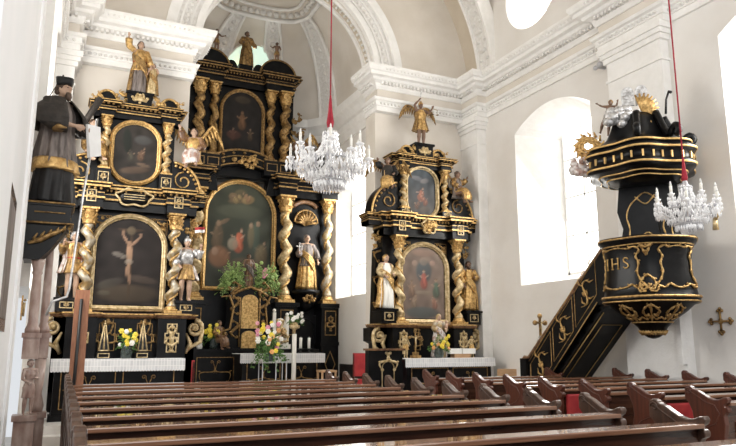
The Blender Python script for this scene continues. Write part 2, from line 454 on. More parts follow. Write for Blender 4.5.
window_x('window_3', XR + .94, RC - RR + .2, RC + RR - .2, 10.15 - RR + .05, 10.15 + RR - .05, 0, rnd=True)
window_x('window_4', XR + .94, 5.9 - RR + .2, 5.9 + RR - .2, 10.15 - RR + .05, 10.15 + RR - .05, 0, rnd=True)

# left wall beyond the near pier, with a tall window
HL = (10.2, 13.1, lambda s: 2.4, seg_arch(10.2, 13.1, 8.6, .9))
mb = MB(); mb.bx(-.9, -.5, 9.0, 10.25, 0, 12.6); wall_x(mb, XL, [HL], 10.19, YB, 0, 12.6, 0, -1, 1.0, .45, .1, 1); struct(mb, 'wall_left', ['plaster_cool', 'stucco'])
g = window_x('window_5', XL - .99, 10.65, 12.65, 2.5, 9.3, .8)

# chancel arch wall
PL, PR = 2.43, 7.05
ARC, ARR = 8.45, 2.25
mb = MB()


def yface(mb, quads, Y, m=0):
    for q in quads: mb.add([(x, Y, z) for x, z in q], [(0, 1, 2, 3)], m)


for (a, b) in ((XL, PL), (PR, XR)): mb.bx(a, b, YB, YB + .55, 0, 8.5)
hole = (AX - ARR, AX + ARR, lambda s: 8.4, lambda s: ARC + sqrt(max(0, ARR ** 2 - (s - AX) ** 2)))
yface(mb, wall_pts([hole], XL, XR, 8.4, 13.2), YB, 0)
st = arc(AX, ARC, ARR, 0, 180, 30)
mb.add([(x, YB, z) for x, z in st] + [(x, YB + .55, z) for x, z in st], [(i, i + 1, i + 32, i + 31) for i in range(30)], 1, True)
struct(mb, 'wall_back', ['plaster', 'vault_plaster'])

# archivolt: mouldings and ornamented fields round the chancel arch
mb = MB()


def archband(mb, r0, r1, y0, y1, m, n=48):
    o = []; rings = []
    for i in range(n + 1):
        a = pi * i / n
        rings.append([(AX + r * cos(a), y, ARC + r * sin(a)) for r, y in ((r0, y1), (r0, y0), (r1, y0), (r1, y1))])
    mb.loft(rings, m, False)


archband(mb, 2.22, 2.36, 14.40, 14.55, 0); archband(mb, 2.36, 2.78, 14.47, 14.55, 1); archband(mb, 2.78, 3.0, 14.38, 14.55, 0); archband(mb, 2.44, 2.48, 14.44, 14.5, 0)
archband(mb, 2.66, 2.70, 14.44, 14.5, 0)
for i in range(60):
    a = pi * (i + .5) / 60; mb.ell((AX + 2.57 * cos(a), 14.46, ARC + 2.57 * sin(a)), (.055, .03, .055), 1, 6, 5)
archband(mb, 2.17, 2.26, 14.6, 14.66, 0); archband(mb, 2.17, 2.26, 14.95, 15.05, 0)
for i in range(48):
    a = pi * (i + .5) / 48; mb.ell((AX + 2.22 * cos(a), 14.8, ARC + 2.22 * sin(a)), (.04, .06, .04), 1, 6, 5)
struct(mb, 'trim_3', ['stucco', 'stucco_ornament'])

# nave vault with lunettes
NR, NZ = 5.1, 8.42


def vault_z(x, y):
    zb = NZ + sqrt(max(0, NR * NR - (x - AX) ** 2)); zc = 0
    for c in (11.72, 5.9, .1):
        d = abs(y - c)
        if d < 2.1: zc = max(zc, 8.9 + 2.9 * sqrt(1 - (d / 2.1) ** 2))
    return max(zb, zc)


mb = MB(); nu, nv = 72, 130
US = [AX + NR * cos(pi * i / nu) for i in range(nu + 1)]; VS = [YB - 17.3 * j / nv for j in range(nv + 1)]
mb.add([(x, y, vault_z(x, y)) for x in US for y in VS], [(i * (nv + 1) + j, i * (nv + 1) + j + 1, (i + 1) * (nv + 1) + j + 1, (i + 1) * (nv + 1) + j) for i in range(nu) for j in range(nv)], 0, True)
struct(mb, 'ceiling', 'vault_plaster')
mb = MB()      # transverse ribs of the vault
for yc in (13.55, 8.8):
    for (da, db, off, mm) in ((-.33, -.25, .10, 0), (-.25, .25, .05, 1), (.25, .33, .10, 0)):
        rings = []
        for i in range(61):
            a = pi * i / 60; rings.append([(AX + (NR - o) * cos(a), y, NZ + (NR - o) * sin(a)) for o, y in ((-.3, yc + da), (off, yc + da), (off, yc + db), (-.3, yc + db))])
        mb.loft(rings, mm, False)
    for i in range(64):
        a = pi * (i + .5) / 64
        if i % 2: mb.ell((AX + (NR - .07) * cos(a), yc, NZ + (NR - .07) * sin(a)), (.07, .15, .07), 1, 7, 5)
        else:
            for q in (-.14, .14): mb.ell((AX + (NR - .07) * cos(a), yc + q, NZ + (NR - .07) * sin(a)), (.05, .05, .05), 1, 6, 5)
struct(mb, 'trim_4', ['stucco', 'stucco_ornament'])

# pilasters and entablature of the nave
mb = MB()
mb.bx(9.62, XR, 13.75, YB, 0, 7.45); mb.bx(9.70, XR, 8.0, 9.3, 0, 7.45)      # right wall, corner and pulpit pilaster
mb.bx(XL, 0.05, 13.95, YB, 0, 7.45)
for (x0, x1, y0, y1) in ((9.62, XR, 13.75, YB), (9.70, XR, 8.0, 9.3), (XL, .05, 13.95, YB)):
    for z0, z1, e in ((6.75, 6.80, .03), (7.15, 7.25, .05), (7.25, 7.34, .09), (7.34, 7.46, .13), (0, .4, .06)):
        mb.bx(x0 - e, x1 + e, y0 - e, min(y1 + e, YB), z0, z1)
struct(mb, 'trim_5', 'stucco')

ARCHI = [(-.1, 7.45), (.06, 7.45), (.06, 7.57), (.09, 7.58), (.09, 7.70), (.15, 7.72), (.17, 7.78), (-.1, 7.78)]
CORN = [(-.1, 8.02), (.07, 8.02), (.10, 8.08), (.12, 8.16), (.24, 8.20), (.27, 8.26), (.37, 8.28), (.37, 8.36), (.42, 8.38), (.46, 8.46), (.46, 8.52), (-.1, 8.52)]
PR_R = [(XR, -3), (XR, 7.9), (9.70, 7.9), (9.70, 9.4), (XR, 9.4), (XR, 13.65), (9.62, 13.65), (9.62, 14.38), (PR + .02, 14.38), (PR + .02, 15.05)]
PR_R = PR_R[::-1]
PR_L = [(XL, 9.1), (XL, 13.85), (0.05, 13.85), (0.05, 14.38), (PL - .02, 14.38), (PL - .02, 15.05)]
mb = MB()
PTH = [(x, y) for x, y in PR_R][::-1]
# right side: travelling from the chancel towards the camera the room lies on the right hand


def run(path, side):
    p = path if side > 0 else path[::-1]
    mb.mold(p, ARCHI, 0); mb.mold(p, CORN, 0)
    mb.mold(p, [(-.1, 7.78), (.03, 7.78), (.03, 8.02), (-.1, 8.02)], 1)
    L = 0
    for (a, b) in zip(p, p[1:]):
        d = Vector((b[0] - a[0], b[1] - a[1])); l = d.length; d.normalize(); n = Vector((d.y, -d.x)); k = int(l / .10)
        for i in range(k):
            t = (i + .5) * l / k; c = Vector(a) + d * t
            if c.y < 3: continue
            q = c + n * .16; mb.box((q.x, q.y, 8.16), (.055, .09, .075), 2, atan2(d.y, d.x))
            q = c + n * .10; mb.ell((q.x, q.y, 7.64), (.04, .04, .04), 2, 6, 4)
            q = c + n * .43; mb.ell((q.x, q.y, 8.42), (.035, .035, .03), 2, 5, 4)


run(PR_R, 1); run(PR_L, 1) if False else None
run(PR_L[::-1], -1)
struct(mb, 'trim_6', ['stucco', 'plaster', 'stucco_ornament'])

# chancel and apse
CY, CR = 16.6, 2.62


def plan(t, k=1.0, p=4.2):
    c, s_ = cos(t), sin(t)
    return (AX + k * CR * math.copysign(abs(c) ** (2 / p), c), CY + k * CR * .98 * abs(s_) ** (2 / p))


path = [(AX + CR, 15.04)] + [plan(pi * i / 40) for i in range(41)] + [(AX - CR, 15.04)]
mb = MB(); WA, WB, WZ0, WZ1 = 15.62, 17.45, 2.95, 6.4
# right chancel wall carries a tall bright window; curved part follows behind
hc = (15.55, 17.9, lambda s: 2.95, seg_arch(15.55, 17.9, 6.2, .5))
wall_x(mb, AX + CR, [hc], 15.04, 18.0, 0, 8.6, 0, 1, .5, .12, .06, 1)
ap = [(AX + CR, 18.0), (7.30, 18.35), (6.9, 18.85), (6.1, 19.15), (4.8, 19.2), (3.5, 19.15), (2.7, 18.85), (2.3, 18.35), (AX - CR, 18.0), (AX - CR, 15.04)]
for a, b in zip(ap, ap[1:]): mb.add([(a[0], a[1], 0), (b[0], b[1], 0), (b[0], b[1], 8.6), (a[0], a[1], 8.6)], [(0, 1, 2, 3)], 0)
mb.add([(2.18, 15.04, 0), (PL, 15.04, 0), (PL, 15.04, 8.6), (2.18, 15.04, 8.6), (PR, 15.04, 0), (7.42, 15.04, 0), (7.42, 15.04, 8.6), (PR, 15.04, 8.6)], [(0, 1, 2, 3), (4, 5, 6, 7)], 0)
struct(mb, 'wall_chancel', ['plaster_cool', 'stucco'])
window_x('window_6', AX + CR + .48, 15.68, 17.77, 3.0, 6.6, .5)
mb = MB(); dome = [(AX + CR, 15.04), (AX + CR, 15.8), (AX + CR, 16.6), (AX + CR, 17.2)] + ap[:9] + [(AX - CR, 17.2), (AX - CR, 16.6), (AX - CR, 15.8), (AX - CR, 15.04)]
rings = []; DY = 16.3
for i in range(15):
    t = pi / 2 * i / 14; k = cos(t) ** .6; rings.append([(AX + (x - AX) * k, (DY + (y - DY) * k) if y > DY else y * 1.0 + (0 if y < 15.5 else (DY - y) * (1 - k)), 8.5 + 2.9 * sin(t)) for x, y in dome])
mb.loft(rings, 0, True, caps=False, closed=False); struct(mb, 'ceiling_chancel', 'plaster')
mb = MB()      # stucco ribs and ring of the dome


def dome_pt(t, ang, off=.05):
    "t elevation angle, ang plan angle (0=right, 90=back)"
    dx, dy = cos(ang), sin(ang); best = None
    P_ = dome
    for a, b in zip(P_, P_[1:]):
        ex, ey = b[0] - a[0], b[1] - a[1]; den = dx * ey - dy * ex
        if abs(den) < 1e-9: continue
        u = ((a[0] - AX) * ey - (a[1] - DY) * ex) / den; v = ((a[0] - AX) * dy - (a[1] - DY) * dx) / den
        if u > 0 and -1e-6 <= v <= 1 + 1e-6 and (best is None or u < best): best = u
    r = (best or 2.6) - off
    k = cos(t) ** .6
    return (AX + dx * r * k, DY + dy * r * k, 8.5 + (2.9 - off) * sin(t))


for ad in (38, 72, 108, 142):
    for da, rr, mm in ((-6, .05, 0), (6, .05, 0)):
        mb.tube([dome_pt(lerp(0, 1.2, i / 14), radians(ad + da)) for i in range(15)], rr, 5, mm)
    mb.loft([[dome_pt(lerp(0, 1.2, i / 14), radians(ad + d), o) for d, o in ((-5.5, .035), (5.5, .035), (5.5, -.05), (-5.5, -.05))] for i in range(15)], 1, False)
    for i in range(13): mb.ell(dome_pt(lerp(.05, 1.15, i / 12), radians(ad)), .075, 1, 6, 5)
for tt, rr in ((1.2, .07), (1.36, .05)):
    mb.tube([dome_pt(tt, radians(a)) for a in range(2, 179, 6)] + [(AX + 2.6 * cos(tt) ** .6 * cos(radians(a)), DY + 1.2 * cos(tt) ** .6 * sin(radians(a)), dome_pt(tt, 0)[2]) for a in range(180, 361, 10)], rr, 5, 0)
for a in range(4, 180, 8): mb.ell(dome_pt(1.28, radians(a)), .09, 1, 6, 5)
struct(mb, 'trim_7', ['stucco', 'stucco_ornament'])
mb = MB()      # entablature along the chancel walls
cp = [(x, y) for x, y in ap]
cin = [(AX + CR, 15.05)] + ap[:-1] + [(AX - CR, 15.05)]
cin = cin[::-1]
SC = [(-.05, 7.5), (.05, 7.5), (.08, 7.7), (.12, 7.76), (.03, 7.8), (.03, 8.02), (.1, 8.06), (.2, 8.2), (.3, 8.26), (.32, 8.5), (-.05, 8.5)]
mb.mold(cin, SC, 0); struct(mb, 'trim_8', 'stucco')
mb = MB(); gw = [xz(227, 62, 18.3), xz(232, 52, 18.3), xz(240, 44, 18.3), xz(250, 39, 18.3), xz(260, 39, 18.3), xz(267, 45, 18.3), xz(271, 55, 18.3), xz(275, 68, 18.3), xz(272, 80, 18.3), xz(230, 78, 18.3)]
mb.plate(gw, 18.60, 18.64); o = struct(mb, 'window_7', 'window_green')
fb = MB()
fb.frame(gw, [(0, 19.1), (0, 18.56), (.05, 18.56), (.05, 19.1)]); fb.build('window_frame', 'window_bar', o, kind='structure')

mb = MB(); mb.bx(AX + CR - .03, AX + CR - .004, 15.06, 17.5, .3, 1.12); struct(mb, 'baseboard_chancel', 'black_matte')
# near left pier with stepped pilaster, and base
mb = MB(); prof = [(-1.6, 9.0), (-.42, 9.0), (-.36, 8.85), (-.36, 8.2), (-.385, 8.2), (-.385, 5.6), (-.34, 5.5), (-.34, 3.6), (-1.6, 3.6)]
n = len(prof); mb.add([(x, y, 0) for x, y in prof] + [(x, y, 12.6) for x, y in prof], [tuple(range(n)), tuple(range(n, 2 * n))] + [(i, (i + 1) % n, (i + 1) % n + n, i + n) for i in range(n)])
struct(mb, 'wall_pier', 'white_pier')

# ------------------------------------------------------------------ altar parts


def twisted(parent, x, y, z0, z1, r, m='silver_gold', turns=3.2, amp=.22, vine='gold', hand=1):
    "solomonic column: wreathed shaft with a vine, moulded base and leafy capital"
    H = z1 - z0; cb = .07 * H; cc = r * 2.6; a0 = z0 + cb; a1 = z1 - cc; n = int(22 * turns / 2) + 12; rings = []
    for i in range(n + 1):
        t = i / n; z = lerp(a0, a1, t); th = hand * 2 * pi * turns * t; e = min(1, t * 12, (1 - t) * 12); k = r * lerp(1, .86, t)
        ox, oy = amp * r * e * cos(th), amp * r * e * sin(th)
        rings.append([(x + ox + k * .82 * (1 + .16 * e * cos(2 * pi * j / 12 - th)) * cos(2 * pi * j / 12), y + oy + k * .86 * sin(2 * pi * j / 12), z) for j in range(12)])
    mb = MB(); mb.loft(rings, 0); c = mb.build('column', m, parent)
    mb = MB(); pts = []
    for i in range(n + 1):
        t = i / n; z = lerp(a0, a1, t); th = hand * 2 * pi * turns * t; k = r * lerp(1, .86, t)
        pts.append((x + amp * r * cos(th) + k * .9 * cos(th + 2.4), y + amp * r * sin(th) + k * .9 * sin(th + 2.4), z))
    mb.tube(pts, [r * .17 * (1 + .5 * (i % 2)) for i in range(n + 1)], 5)
    for i in range(2, n - 1, 3): mb.ell(pts[i], (r * .26, r * .24, r * .22), 0, 6, 4)
    mb.build('vine', vine, c)
    mb = MB(); mb.box((x, y, z0 + cb * .2), (2.7 * r, 2.7 * r, cb * .4)); mb.lathe([(1.3 * r, cb * .4), (1.36 * r, cb * .55), (1.22 * r, cb * .66), (1.05 * r, cb * .8), (1.12 * r, cb * .9), (.95 * r, cb)], (x, y, z0), 14)
    mb.build('column_base', vine, c)
    capital(c, x, y, z1 - cc, cc, r)
    return c


def capital(parent, x, y, z, h, r, m='gold', name='capital'):
    mb = MB(); mb.lathe([(r * .9, 0), (r * 1.0, h * .06), (r * .86, h * .12), (r * .85, h * .5), (r * 1.05, h * .8), (r * 1.15, h * .86)], (x, y, z), 12)
    for tier, (k, hz, out) in enumerate(((8, .42, .38), (8, .72, .5))):
        for i in range(k):
            a = 2 * pi * (i + tier * .5) / k; ca, sa = cos(a), sin(a); w_ = r * .34; vs = []
            for (rr, zz, ww) in ((.88, .08, .8), (.98, hz * .6, 1), (1.1 + out * .3, hz * .92, .8), (1.05 + out * .8, hz * .88, .35)):
                for s_ in (-1, 1): vs.append((x + ca * r * rr - sa * w_ * ww * s_, y + sa * r * rr + ca * w_ * ww * s_, z + zz * h))
            vs += [(v[0] - ca * .012, v[1] - sa * .012, v[2]) for v in vs]
            mb.add(vs, [(0, 1, 3, 2), (2, 3, 5, 4), (4, 5, 7, 6), (8, 10, 11, 9), (10, 12, 13, 11), (12, 14, 15, 13), (6, 7, 15, 14), (0, 2, 10, 8), (2, 4, 12, 10), (4, 6, 14, 12), (1, 9, 11, 3), (3, 11, 13, 5), (5, 13, 15, 7), (0, 8, 9, 1)], 0)
    for i in range(4):
        a = pi / 4 + i * pi / 2; mb.ell((x + cos(a) * r * 1.35, y + sin(a) * r * 1.35, z + h * .8), r * .22, 0, 7, 5)
    mb.box((x, y, z + h * .94), (2.7 * r, 2.7 * r, h * .12)); return mb.build(name, m, parent)


def ressaut(x0, x1, yf, yb, brk):
    "front line of an entablature with forward breaks (a, b, how far)"
    p = [(x0, yb), (x0, yf)]
    for a, b, d in brk: p += [(a, yf), (a, yf - d), (b, yf - d), (b, yf)]
    p += [(x1, yf), (x1, yb)]
    q = []
    for pt in p:
        if not q or (abs(pt[0] - q[-1][0]) + abs(pt[1] - q[-1][1])) > 1e-4: q.append(pt)
    return q


def entab(parent, path, z0, z1, proj, name='entablature', trims=(.0, .45, 1.0), tm='gold', dent=True):
    "black entablature with gilt fillets; solid from behind"
    H = z1 - z0; mb = MB()
    pr = [(-.35, 0), (0, 0), (0, .30), (.15, .34), (.15, .5), (.05, .52), (.05, .66), (.45, .74), (.75, .80), (.8, .9), (1, .93), (1, 1), (-.35, 1)]
    mb.mold(path, [(o * proj if o > 0 else -.12 if o < 0 else 0, z0 + H * z) for o, z in pr])
    xs = [p[0] for p in path]; yb = path[0][1]; yf = path[1][1]
    mb.bx(min(xs), max(xs), yf + .02, yb, z0, z1)
    e = mb.build(name, 'black', parent)
    mb = MB()
    for o, z, h in ((.17, .40, .07), (.06, .60, .03), (.8, .83, .07), (1.02, .955, .05)):
        mb.mold(path, [(o * proj - .03, z0 + H * (z - h / 2)), (o * proj + .008, z0 + H * (z - h / 2)), (o * proj + .008, z0 + H * (z + h / 2)), (o * proj - .03, z0 + H * (z + h / 2))])
    mb.build('gilt_moulding', tm, e)
    if dent:
        mb = MB()
        for (a, b) in zip(path, path[1:]):
            d = Vector((b[0] - a[0], b[1] - a[1])); l = d.length; d.normalize(); nn = Vector((d.y, -d.x)); k = int(l / .09)
            for i in range(k):
                q = Vector(a) + d * ((i + .5) * l / k) + nn * proj * .5; mb.ell((q.x, q.y, z0 + H * .74), (.03, .03, H * .07), 0, 6, 4)
        if mb.v: mb.build('leaf_frieze', 'gold_dark', e)
    return e


def gilt_frame(parent, path, y, wd, dp=.07, m='gold', name='picture_frame'):
    mb = MB(); mb.frame(path, [(0, y + .02), (0, y - dp * .4), (wd * .18, y - dp * .5), (wd * .3, y - dp * .9), (wd * .55, y - dp), (wd * .75, y - dp * .7), (wd * .85, y - dp * .75), (wd, y - dp * .4), (wd, y + .02)], 0, False)
    f = mb.build(name, m, parent); return f


def volute_wing(parent, pts, y0, y1, name='volute', trim=None, tm='gold'):
    mb = MB(); mb.plate(pts, y0, y1); o = mb.build(name, 'black', parent)
    if trim:
        mb = MB(); mb.tube([(x, y0 - .01, z) for x, z in trim], .028, 6); mb.build('gilt_edge', tm, o)
    return o


def cluster(parent, c, r, k, m, seed, name='ornament', fl=.6):
    rnd = random.Random(seed); mb = MB()
    for i in range(k):
        a = rnd.uniform(0, 2 * pi); d = sqrt(rnd.random()); x, z = c[0] + r[0] * d * cos(a), c[2] + r[2] * d * sin(a); q = rnd.uniform(.12, .3) * min(r[0], r[2])
        mb.ell((x, c[1] + rnd.uniform(-1, 1) * r[1], z), (q * 1.3, q * fl, q), 0, 7, 5)
        sp = spiral(x, z, q * 1.7, a, .8, 7); mb.tube([(p[0], c[1] - r[1] * .5, p[1]) for p in sp], [q * .35] * 7 + [q * .1], 5)
    return mb.build(name, m, parent)


# ------------------------------------------------------------------ carved figures


def tcurve(pts, n):
    "resample a polyline smoothly (Catmull-Rom)"
    P = [Vector(p) for p in pts]; out = []; k = len(P) - 1
    for i in range(n + 1):
        t = i / n * k; j = min(int(t), k - 1); u = t - j; a, b, c, d = P[max(j - 1, 0)], P[j], P[j + 1], P[min(j + 2, k)]
        out.append(.5 * ((2 * b) + (c - a) * u + (2 * a - 5 * b + 4 * c - d) * u * u + (3 * b - a - 3 * c + d) * u ** 3))
    return out


def drape(mb, pts, rad, folds=9, amp=.12, n=40, k=18, m=0, ph=0, a0=0, a1=360):
    "cloth lofted along a path, folds deepening towards the hem; rad = list of (rx, ry)"
    C = tcurve(pts, k); rings = []
    for i, c in enumerate(C):
        t = i / k; q = t * (len(rad) - 1); j = min(int(q), len(rad) - 2); u = q - j
        rx, ry = lerp(rad[j][0], rad[j + 1][0], u), lerp(rad[j][1], rad[j + 1][1], u)
        tan = (C[min(i + 1, k)] - C[max(i - 1, 0)]).normalized(); ax = Vector((1, 0, 0)); ay = tan.cross(ax).normalized(); ax = ay.cross(tan).normalized(); ring = []
        nn = n if a1 - a0 >= 360 else n + 1
        for s_ in range(nn):
            an = radians(a0 + (a1 - a0) * s_ / n); w_ = 1 + amp * (.25 + .75 * t) * (sin(folds * an + ph + 1.5 * sin(2.1 * t + an)) * .65 + .35 * sin(folds * 1.7 * an + 2 * ph))
            ring.append(c + ax * rx * w_ * cos(an) + ay * ry * w_ * sin(an))
        rings.append(ring)
    if a1 - a0 >= 360: mb.loft(rings, m)
    else:
        R = []
        for r in rings:
            cc = sum((Vector(p) for p in r), Vector()) / len(r); R.append(list(r) + [p + (cc - p) * .06 for p in reversed(r)])
        mb.loft(R, m)


def hand_mb(mb, w_, d, side, curl=.6):
    "palm, four fingers of different lengths and a thumb; w_ wrist, d direction"
    w_ = Vector(w_); d = Vector(d).normalized(); a = d.cross(Vector((0, 1, 0.2))); a = a.normalized() * side; b = a.cross(d)
    pc = w_ + d * .028; mb.tube([w_, w_ + d * .02, pc + d * .018], [.014, .021, .019], 7, 0, .7)
    for i, ln in enumerate((.034, .040, .037, .028)):
        s0 = w_ + d * .042 + a * (.016 - i * .0105); mb.tube([s0, s0 + d * ln * .5 + b * .006 * curl, s0 + d * ln * (1 - .35 * curl) + b * .022 * curl], [.0062, .0058, .0045], 5)
    mb.tube([w_ + d * .014 + a * .014, w_ + d * .028 + a * .031, w_ + d * .045 + a * .034 + b * .01], [.0078, .007, .0052], 5)


def figure(name, label, cat, loc, h, rz=0, J={}, skin='skin', robe=None, robe_r=None, robe_pts=None, cloak=None, hair='hair', sleeves=None, wings=None, amp=.20,
           wing_up=1.0, halo=False, group=None, hat=None, beard=False, hem=True, belt=None, tilt=0, seated=False, extra=None, bare=False, folds=9, shirt=None):
    D = dict(pel=(0, 0, .52), che=(0, 0, .72), nek=(0, 0, .835), hed=(0, -.012, .915), eL=(.165, -.01, .66), hL=(.14, -.12, .60), eR=(-.165, -.01, .66), hR=(-.14, -.12, .60),
             kL=(.055, -.03, .28), fL=(.06, 0, .045), kR=(-.055, -.02, .28), fR=(-.06, 0, .045), sL=(.105, 0, .795), sR=(-.105, 0, .795))
    if seated:
        D.update(pel=(0, 0, .20), che=(0, -.01, .42), nek=(0, -.01, .535), hed=(0, -.03, .615), eL=(.16, -.03, .37), hL=(.12, -.14, .32), eR=(-.16, -.03, .37), hR=(-.12, -.14, .32), kL=(.08, -.23, .22), kR=(-.08, -.23, .20), fL=(.09, -.25, .03), fR=(-.07, -.22, .0), sL=(.105, -.01, .495), sR=(-.105, -.01, .495))
    D.update(J); V = {k: Vector(v) for k, v in D.items()}
    t = thing(name, label, cat, (0, 0, 0), group)
    mb = MB()
    mb.tube([V['pel'] - Vector((0, 0, .03)), V['pel'], V['pel'].lerp(V['che'], .5), V['che'], V['che'].lerp(V['nek'], .6), V['nek']], [.07, .085, .072, .09, .075, .035], 12, 0, .72)
    for s_ in 'LR':
        sh = V['s' + s_]; sg = 1 if s_ == 'L' else -1
        mb.tube([V['nek'].lerp(V['che'], .3), sh, sh.lerp(V['e' + s_], .5), V['e' + s_], V['e' + s_].lerp(V['h' + s_], .4), V['h' + s_]], [.045, .043, .035, .027, .028, .015], 8)
        hand_mb(mb, V['h' + s_], V['h' + s_] - V['e' + s_], sg)
        hp = V['pel'] + Vector((sg * .045, 0, -.02)); ft = V['f' + s_]; kn = V['k' + s_]
        mb.tube([hp, hp.lerp(kn, .5), kn, kn.lerp(ft, .35), ft], [.068, .058, .041, .043, .024], 9)
        mb.tube([ft + Vector((0, .02, -.018)), ft + Vector((0, -.03, -.022)), ft + Vector((sg * .01, -.085, -.034))], [.022, .024, .013], 7)
    hc = V['hed']; up = (hc - V['nek']).normalized()
    mb.tube([V['nek'] - up * .02, hc - up * .03], [.033, .03], 8)
    mb.ell(hc, (.047, .058, .066), 0, 12, 9); mb.ell(hc + Vector((0, -.028, -.032)), (.032, .03, .032), 0, 8, 6)
    mb.tube([hc + Vector((0, -.052, .016)), hc + Vector((0, -.072, -.012)), hc + Vector((0, -.054, -.016))], [.006, .010, .006], 6)
    for s_ in (-1, 1): mb.ell(hc + Vector((s_ * .048, .002, -.004)), (.008, .012, .018), 0, 6, 5); mb.ell(hc + Vector((s_ * .02, -.048, .018)), (.015, .008, .006), 0, 6, 4)
    mb.ell(hc + Vector((0, -.055, -.034)), (.016, .006, .006), 0, 6, 4)
    body = mb.build('body', skin, t); rm = body.modifiers.new('r', 'REMESH'); rm.mode = 'VOXEL'; rm.voxel_size = .0085; rm.use_smooth_shade = True
    mb = MB()
    for s_ in (-1, 1): mb.ell(hc + Vector((s_ * .019, -.053, .006)), (.008, .005, .0045), 0, 6, 4)
    mb.build('eyes', 'hair', t)
    if hair:
        mb = MB(); mb.ell(hc + Vector((0, .014, .016)), (.056, .062, .064), 0, 12, 8)
        rr = random.Random(len(label))
        for i in range(16):
            a = pi * (.05 + .9 * i / 15); p = hc + Vector((cos(a) * .05, sin(a) * .05 + .006, rr.uniform(-.035, .04))); mb.ell(p, (.02, .02, .024), 0, 6, 4)
        if beard: mb.ell(hc + Vector((0, -.045, -.06)), (.03, .024, .04), 0, 8, 5)
        mb.build('hair', hair, t)
    if shirt:
        mb = MB(); drape(mb, [V['nek'].lerp(V['che'], .15), V['che'], V['pel'], V['pel'] - Vector((0, 0, .10))], [(.08, .055), (.125, .09), (.11, .085), (.15, .11)], 8, .1, 32, 10)
        mb.build('tunic', shirt, t)
    if robe:
        mb = MB()
        if robe_pts is None:
            if seated: robe_pts = [V['nek'].lerp(V['che'], .1), V['che'], V['pel'] + Vector((0, -.02, .02)), (V['kL'] + V['kR']) / 2 + Vector((0, .05, .02)), (V['kL'] + V['kR']) / 2 + Vector((0, -.025, -.08)), (V['fL'] + V['fR']) / 2 + Vector((0, -.01, .03))]
            else: robe_pts = [V['nek'].lerp(V['che'], .1), V['che'], V['pel'] + Vector((0, 0, .05)), V['pel'] - Vector((0, 0, .08)), (V['kL'] + V['kR']) / 2, (V['fL'] + V['fR']) / 2 * 1.0 + Vector((0, 0, -.02))]
        if robe_r is None: robe_r = [(.07, .05), (.112, .082), (.09, .072), (.112, .092), (.125, .10), (.145, .115)] if not seated else [(.07, .05), (.11, .08), (.105, .08), (.125, .08), (.12, .07), (.12, .065)]
        drape(mb, robe_pts, robe_r, folds, amp)
        mb.build('robe', robe, t)
        if not seated and robe_pts[-1][2] < .1:
            mb = MB(); P_ = V['pel']
            for q in range(4): mb.tube(tcurve([V['che'] + Vector((-.11, -.03, -.02 - q * .02)), P_ + Vector((-.02, -.115, .10 - q * .035)), P_ + Vector((.10, -.09, -.02 - q * .05)), P_ + Vector((.135, .0, -.14 - q * .07))], 8), [.016, .02, .022, .024, .024, .022, .02, .02, .018], 6)
            mb.build('sash', cloak or robe, t)
    if belt:
        mb = MB(); p = V['pel'].lerp(V['che'], .35); mb.tube([(p.x + .11 * cos(2 * pi * i / 16), p.y + .088 * sin(2 * pi * i / 16), p.z) for i in range(17)], .011, 6); mb.build('belt', belt, t)
    if sleeves:
        mb = MB()
        for s_ in 'LR':
            pts = [V['s' + s_] + Vector((0, 0, .01)), V['s' + s_].lerp(V['e' + s_], .5), V['e' + s_], V['e' + s_].lerp(V['h' + s_], .75)]
            drape(mb, pts, [(.045, .045), (.05, .05), (.052, .052), (.06, .06)], 6, .18, 16, 8)
        mb.build('sleeves', sleeves, t)
    if cloak:
        mb = MB(); base = robe_pts or [V['nek'], V['che'], V['pel'], (V['fL'] + V['fR']) / 2]
        drape(mb, [Vector(p) + Vector((0, .02, .0)) for p in base], [(r[0] * 1.22, r[1] * 1.3) for r in (robe_r or [(.09, .07), (.13, .1), (.14, .12), (.2, .16)])], folds + 2, amp * 1.2, 36, 16, 0, 1, 140, 400)
        mb.build('cloak', cloak, t)
    if wings:
        for sg in (-1, 1):
            mb = MB(); b0 = V['che'] + Vector((sg * .05, .075, .06))
            tipz = .30 * wing_up
            bone = tcurve([b0, b0 + Vector((sg * .10, .05, .13)), b0 + Vector((sg * .22, .06, tipz * .9)), b0 + Vector((sg * .30, .05, tipz * .55))], 9)
            mb.tube(bone, [.026, .028, .028, .026, .024, .022, .02, .018, .014, .01], 6, 0, .6)
            for i in range(10):
                l = lerp(.12, .30, i / 9); p = bone[i]; q = p + Vector((sg * lerp(.02, .12, i / 9), .01, -l)); mb.tube([p, p.lerp(q, .5) + Vector((sg * .01, 0, 0)), q], [.018, .024, .007], 6, 0, .35)
            mb.build('wing', wings, t)
    if halo:
        mb = MB(); mb.tube([hc + Vector((.10 * cos(2 * pi * i / 20), .045, .02 + .10 * sin(2 * pi * i / 20))) for i in range(21)], .006, 5)
        for i in range(14):
            a = 2 * pi * i / 14; mb.tube([hc + Vector((.1 * cos(a), .045, .02 + .1 * sin(a))), hc + Vector((.13 * cos(a), .045, .02 + .13 * sin(a)))], [.006, .002], 4)
        mb.build('halo', 'gold', t)
    if extra: extra(t, V)
    t.scale = (h, h, h); t.rotation_euler = (0, tilt, rz); t.location = loc
    return t


def staff(t, a, b, r, m, name='staff'):
    mb = MB(); mb.tube([a, b], r, 6); return mb.build(name, m, t)


# flowers ------------------------------------------------------------
def blossom(parent, c, r, m, name='blossom', k=6):
    mb = MB()
    for i in range(k):
        a = 2 * pi * i / k; p = Vector(c); d = Vector((cos(a), -.35, sin(a)))
        mb.ell(p + d * r * .6, (r * .45, r * .22, r * .45), 0, 6, 4)
    mb.ell(Vector(c) + Vector((0, -r * .3, 0)), r * .35, 0, 6, 4); return mb.build(name, m, parent)


